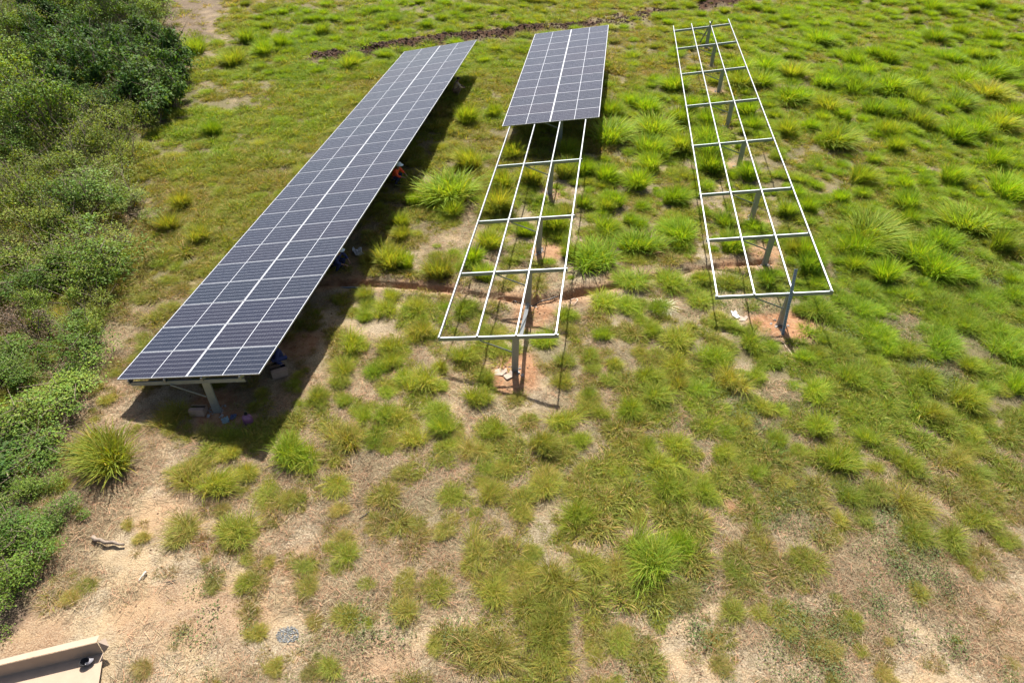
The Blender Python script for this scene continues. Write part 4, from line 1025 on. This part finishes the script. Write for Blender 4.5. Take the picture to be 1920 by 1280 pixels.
    q = MB(); hd = V['hed']                    # face: nose, eyes, mouth, ears
    q.tube([hd+Vector((0, .085, .02)), hd+Vector((0, .108, -.012))], [.008, .014], 6); q.build('nose', M['skin'], root, smooth=True)
    for s in (-1, 1):
        q = MB(); q.tube([hd+Vector((s*.03, .078, .018)), hd+Vector((s*.03, .09, .018))], .009, 6); q.build('eye', M['black'], root)
        q = MB(); q.tube([hd+Vector((s*.074, 0, .02)), hd+Vector((s*.09, -.01, -.02))], [.014, .01], 6); q.build('ear', M['skin'], root)
    q = MB(); q.box(hd+Vector((-.022, .08, -.05)), hd+Vector((.022, .092, -.043))); q.build('mouth', M['darkw'], root)
    if helmet:
        Vv = []; F = []; ns = 16; c = V['top']-Vector((0, 0, .05))
        for i in range(6):
            a = i/5*PI/2
            for j in range(ns): t = 2*PI*j/ns; Vv.append(c+Vector((.125*math.sin(a)*math.cos(t), .145*math.sin(a)*math.sin(t), .125*math.cos(a))))
        for i in range(5):
            for j in range(ns): F.append((i*ns+j, i*ns+(j+1) % ns, (i+1)*ns+(j+1) % ns, (i+1)*ns+j))
        for j in range(ns): t = 2*PI*j/ns; Vv.append(c+Vector((.15*math.cos(t), .15*math.sin(t)+(.05 if math.sin(t) > .3 else 0)+.02*math.sin(t), -.005)))
        for j in range(ns): F.append((5*ns+j, 5*ns+(j+1) % ns, 6*ns+(j+1) % ns, 6*ns+j))
        o = link('helmet', mesh_from('helmet', Vv, F, helmet, smooth=True), root); s = o.modifiers.new('thick', 'SOLIDIFY'); s.thickness = .006
    else:
        q = MB(); q.tube([V['hed']-Vector((0, .03, 0)), V['top']-Vector((0, .02, .02)), V['top']+Vector((0, -.01, .015))], [.08, .085, .05], 10); q.build('hair', M['black'], root, smooth=True)
    return root
def feet_for(px, py, h):              # standing spot whose point h above ground is seen at a pixel
    p = G(px, py, h); return Vector((p[0], p[1], gz(p[0], p[1])))
blu = simple('navy_cloth', (.02, .03, .11), .85); blu2 = simple('blue_overall', (.012, .022, .10), .85); org = simple('orange_vest', (.85, .09, .02), .7, var=.1)
helm = simple('pale_helmet', (.70, .78, .78), .4, var=.05); tan = simple('tan_cloth', (.42, .31, .22), .9); brn = simple('brown_cloth', (.20, .13, .09), .9)
person(feet_for(746, 306, 1.0)-Vector((.30, -.05, 0)), -1.75, 'crouch', org, blu, helm, 'person in an orange vest and white helmet bending under the edge of the panels', org)
person(feet_for(642, 463, 1.0)-Vector((.40, 0, 0)), -1.9, 'crouch', blu, blu, helm, 'person in dark clothes, only a pale helmet showing beyond the panel edge')
person(feet_for(523, 640, .9), 2.6, 'crouch', blu2, blu2, None, 'person in blue overalls crouching in the shade under the panels')
person(feet_for(849, 150, .9), -1.2, 'crouch', tan, brn, None, 'person in tan clothes crouching under the far end of the panels')

# clods and pebbles on the bare soil
_m, _n, _l, _b = mat('clod'); _a = _n.new('ShaderNodeAttribute'); _a.attribute_type = 'INSTANCER'; _a.attribute_name = 'tint'; _l.new(_a.outputs['Color'], _b.inputs['Base Color']); _b.inputs['Roughness'].default_value = .95
M['clod'] = _m
def pebbles():
    r = np.random.default_rng(303); var = []
    for i in range(4):
        bm = bmesh.new(); bmesh.ops.create_icosphere(bm, subdivisions=1, radius=1)
        for v in bm.verts: v.co *= float(r.uniform(.65, 1.25)); v.co.z *= .65
        me = bpy.data.meshes.new('pebble'); bm.to_mesh(me); bm.free(); me.materials.append(M['clod']); var.append(me)
    c = lib('pebble_variants', var)
    x, y = sample_area(14000, 4.5, 26, r); px, py, cov, lu, dk, soil, red, tr, brown, top = fields(x, y)
    keep = (r.random(len(x)) < np.clip(.15+soil, 0, 1)) & (py < 1330) & (px > -50) & (px < 1980)
    X = [x[keep]]; Y = [y[keep]]
    for L, m, sd in ((TRENCH, 190, .32), (DIRT, 420, .6)):
        for p, q in zip(L[:-1], L[1:]):
            u = r.random(m); X.append(p[0]+(q[0]-p[0])*u+r.normal(0, sd, m)); Y.append(p[1]+(q[1]-p[1])*u+r.normal(0, sd, m))
    X = np.concatenate(X); Y = np.concatenate(Y); n = len(X); s = .008+.034*r.random(n)**3; s = np.where(Y > 34, s*3.2, s)
    col = np.where((Y > 34)[:, None], np.array([.055, .026, .013])*(.6+.9*r.random((n, 1))), np.array([.25, .155, .09])*(.4+.9*r.random((n, 1))))
    scatter('pebbles', c, np.stack([X, Y, ground_z(X, Y)], -1), r.random((n, 3))*6, np.stack([s, s, s], -1), r.integers(0, 4, n), np.concatenate([col, np.ones((n, 1))], 1), 'small clods and pebbles on the bare soil')
pebbles()
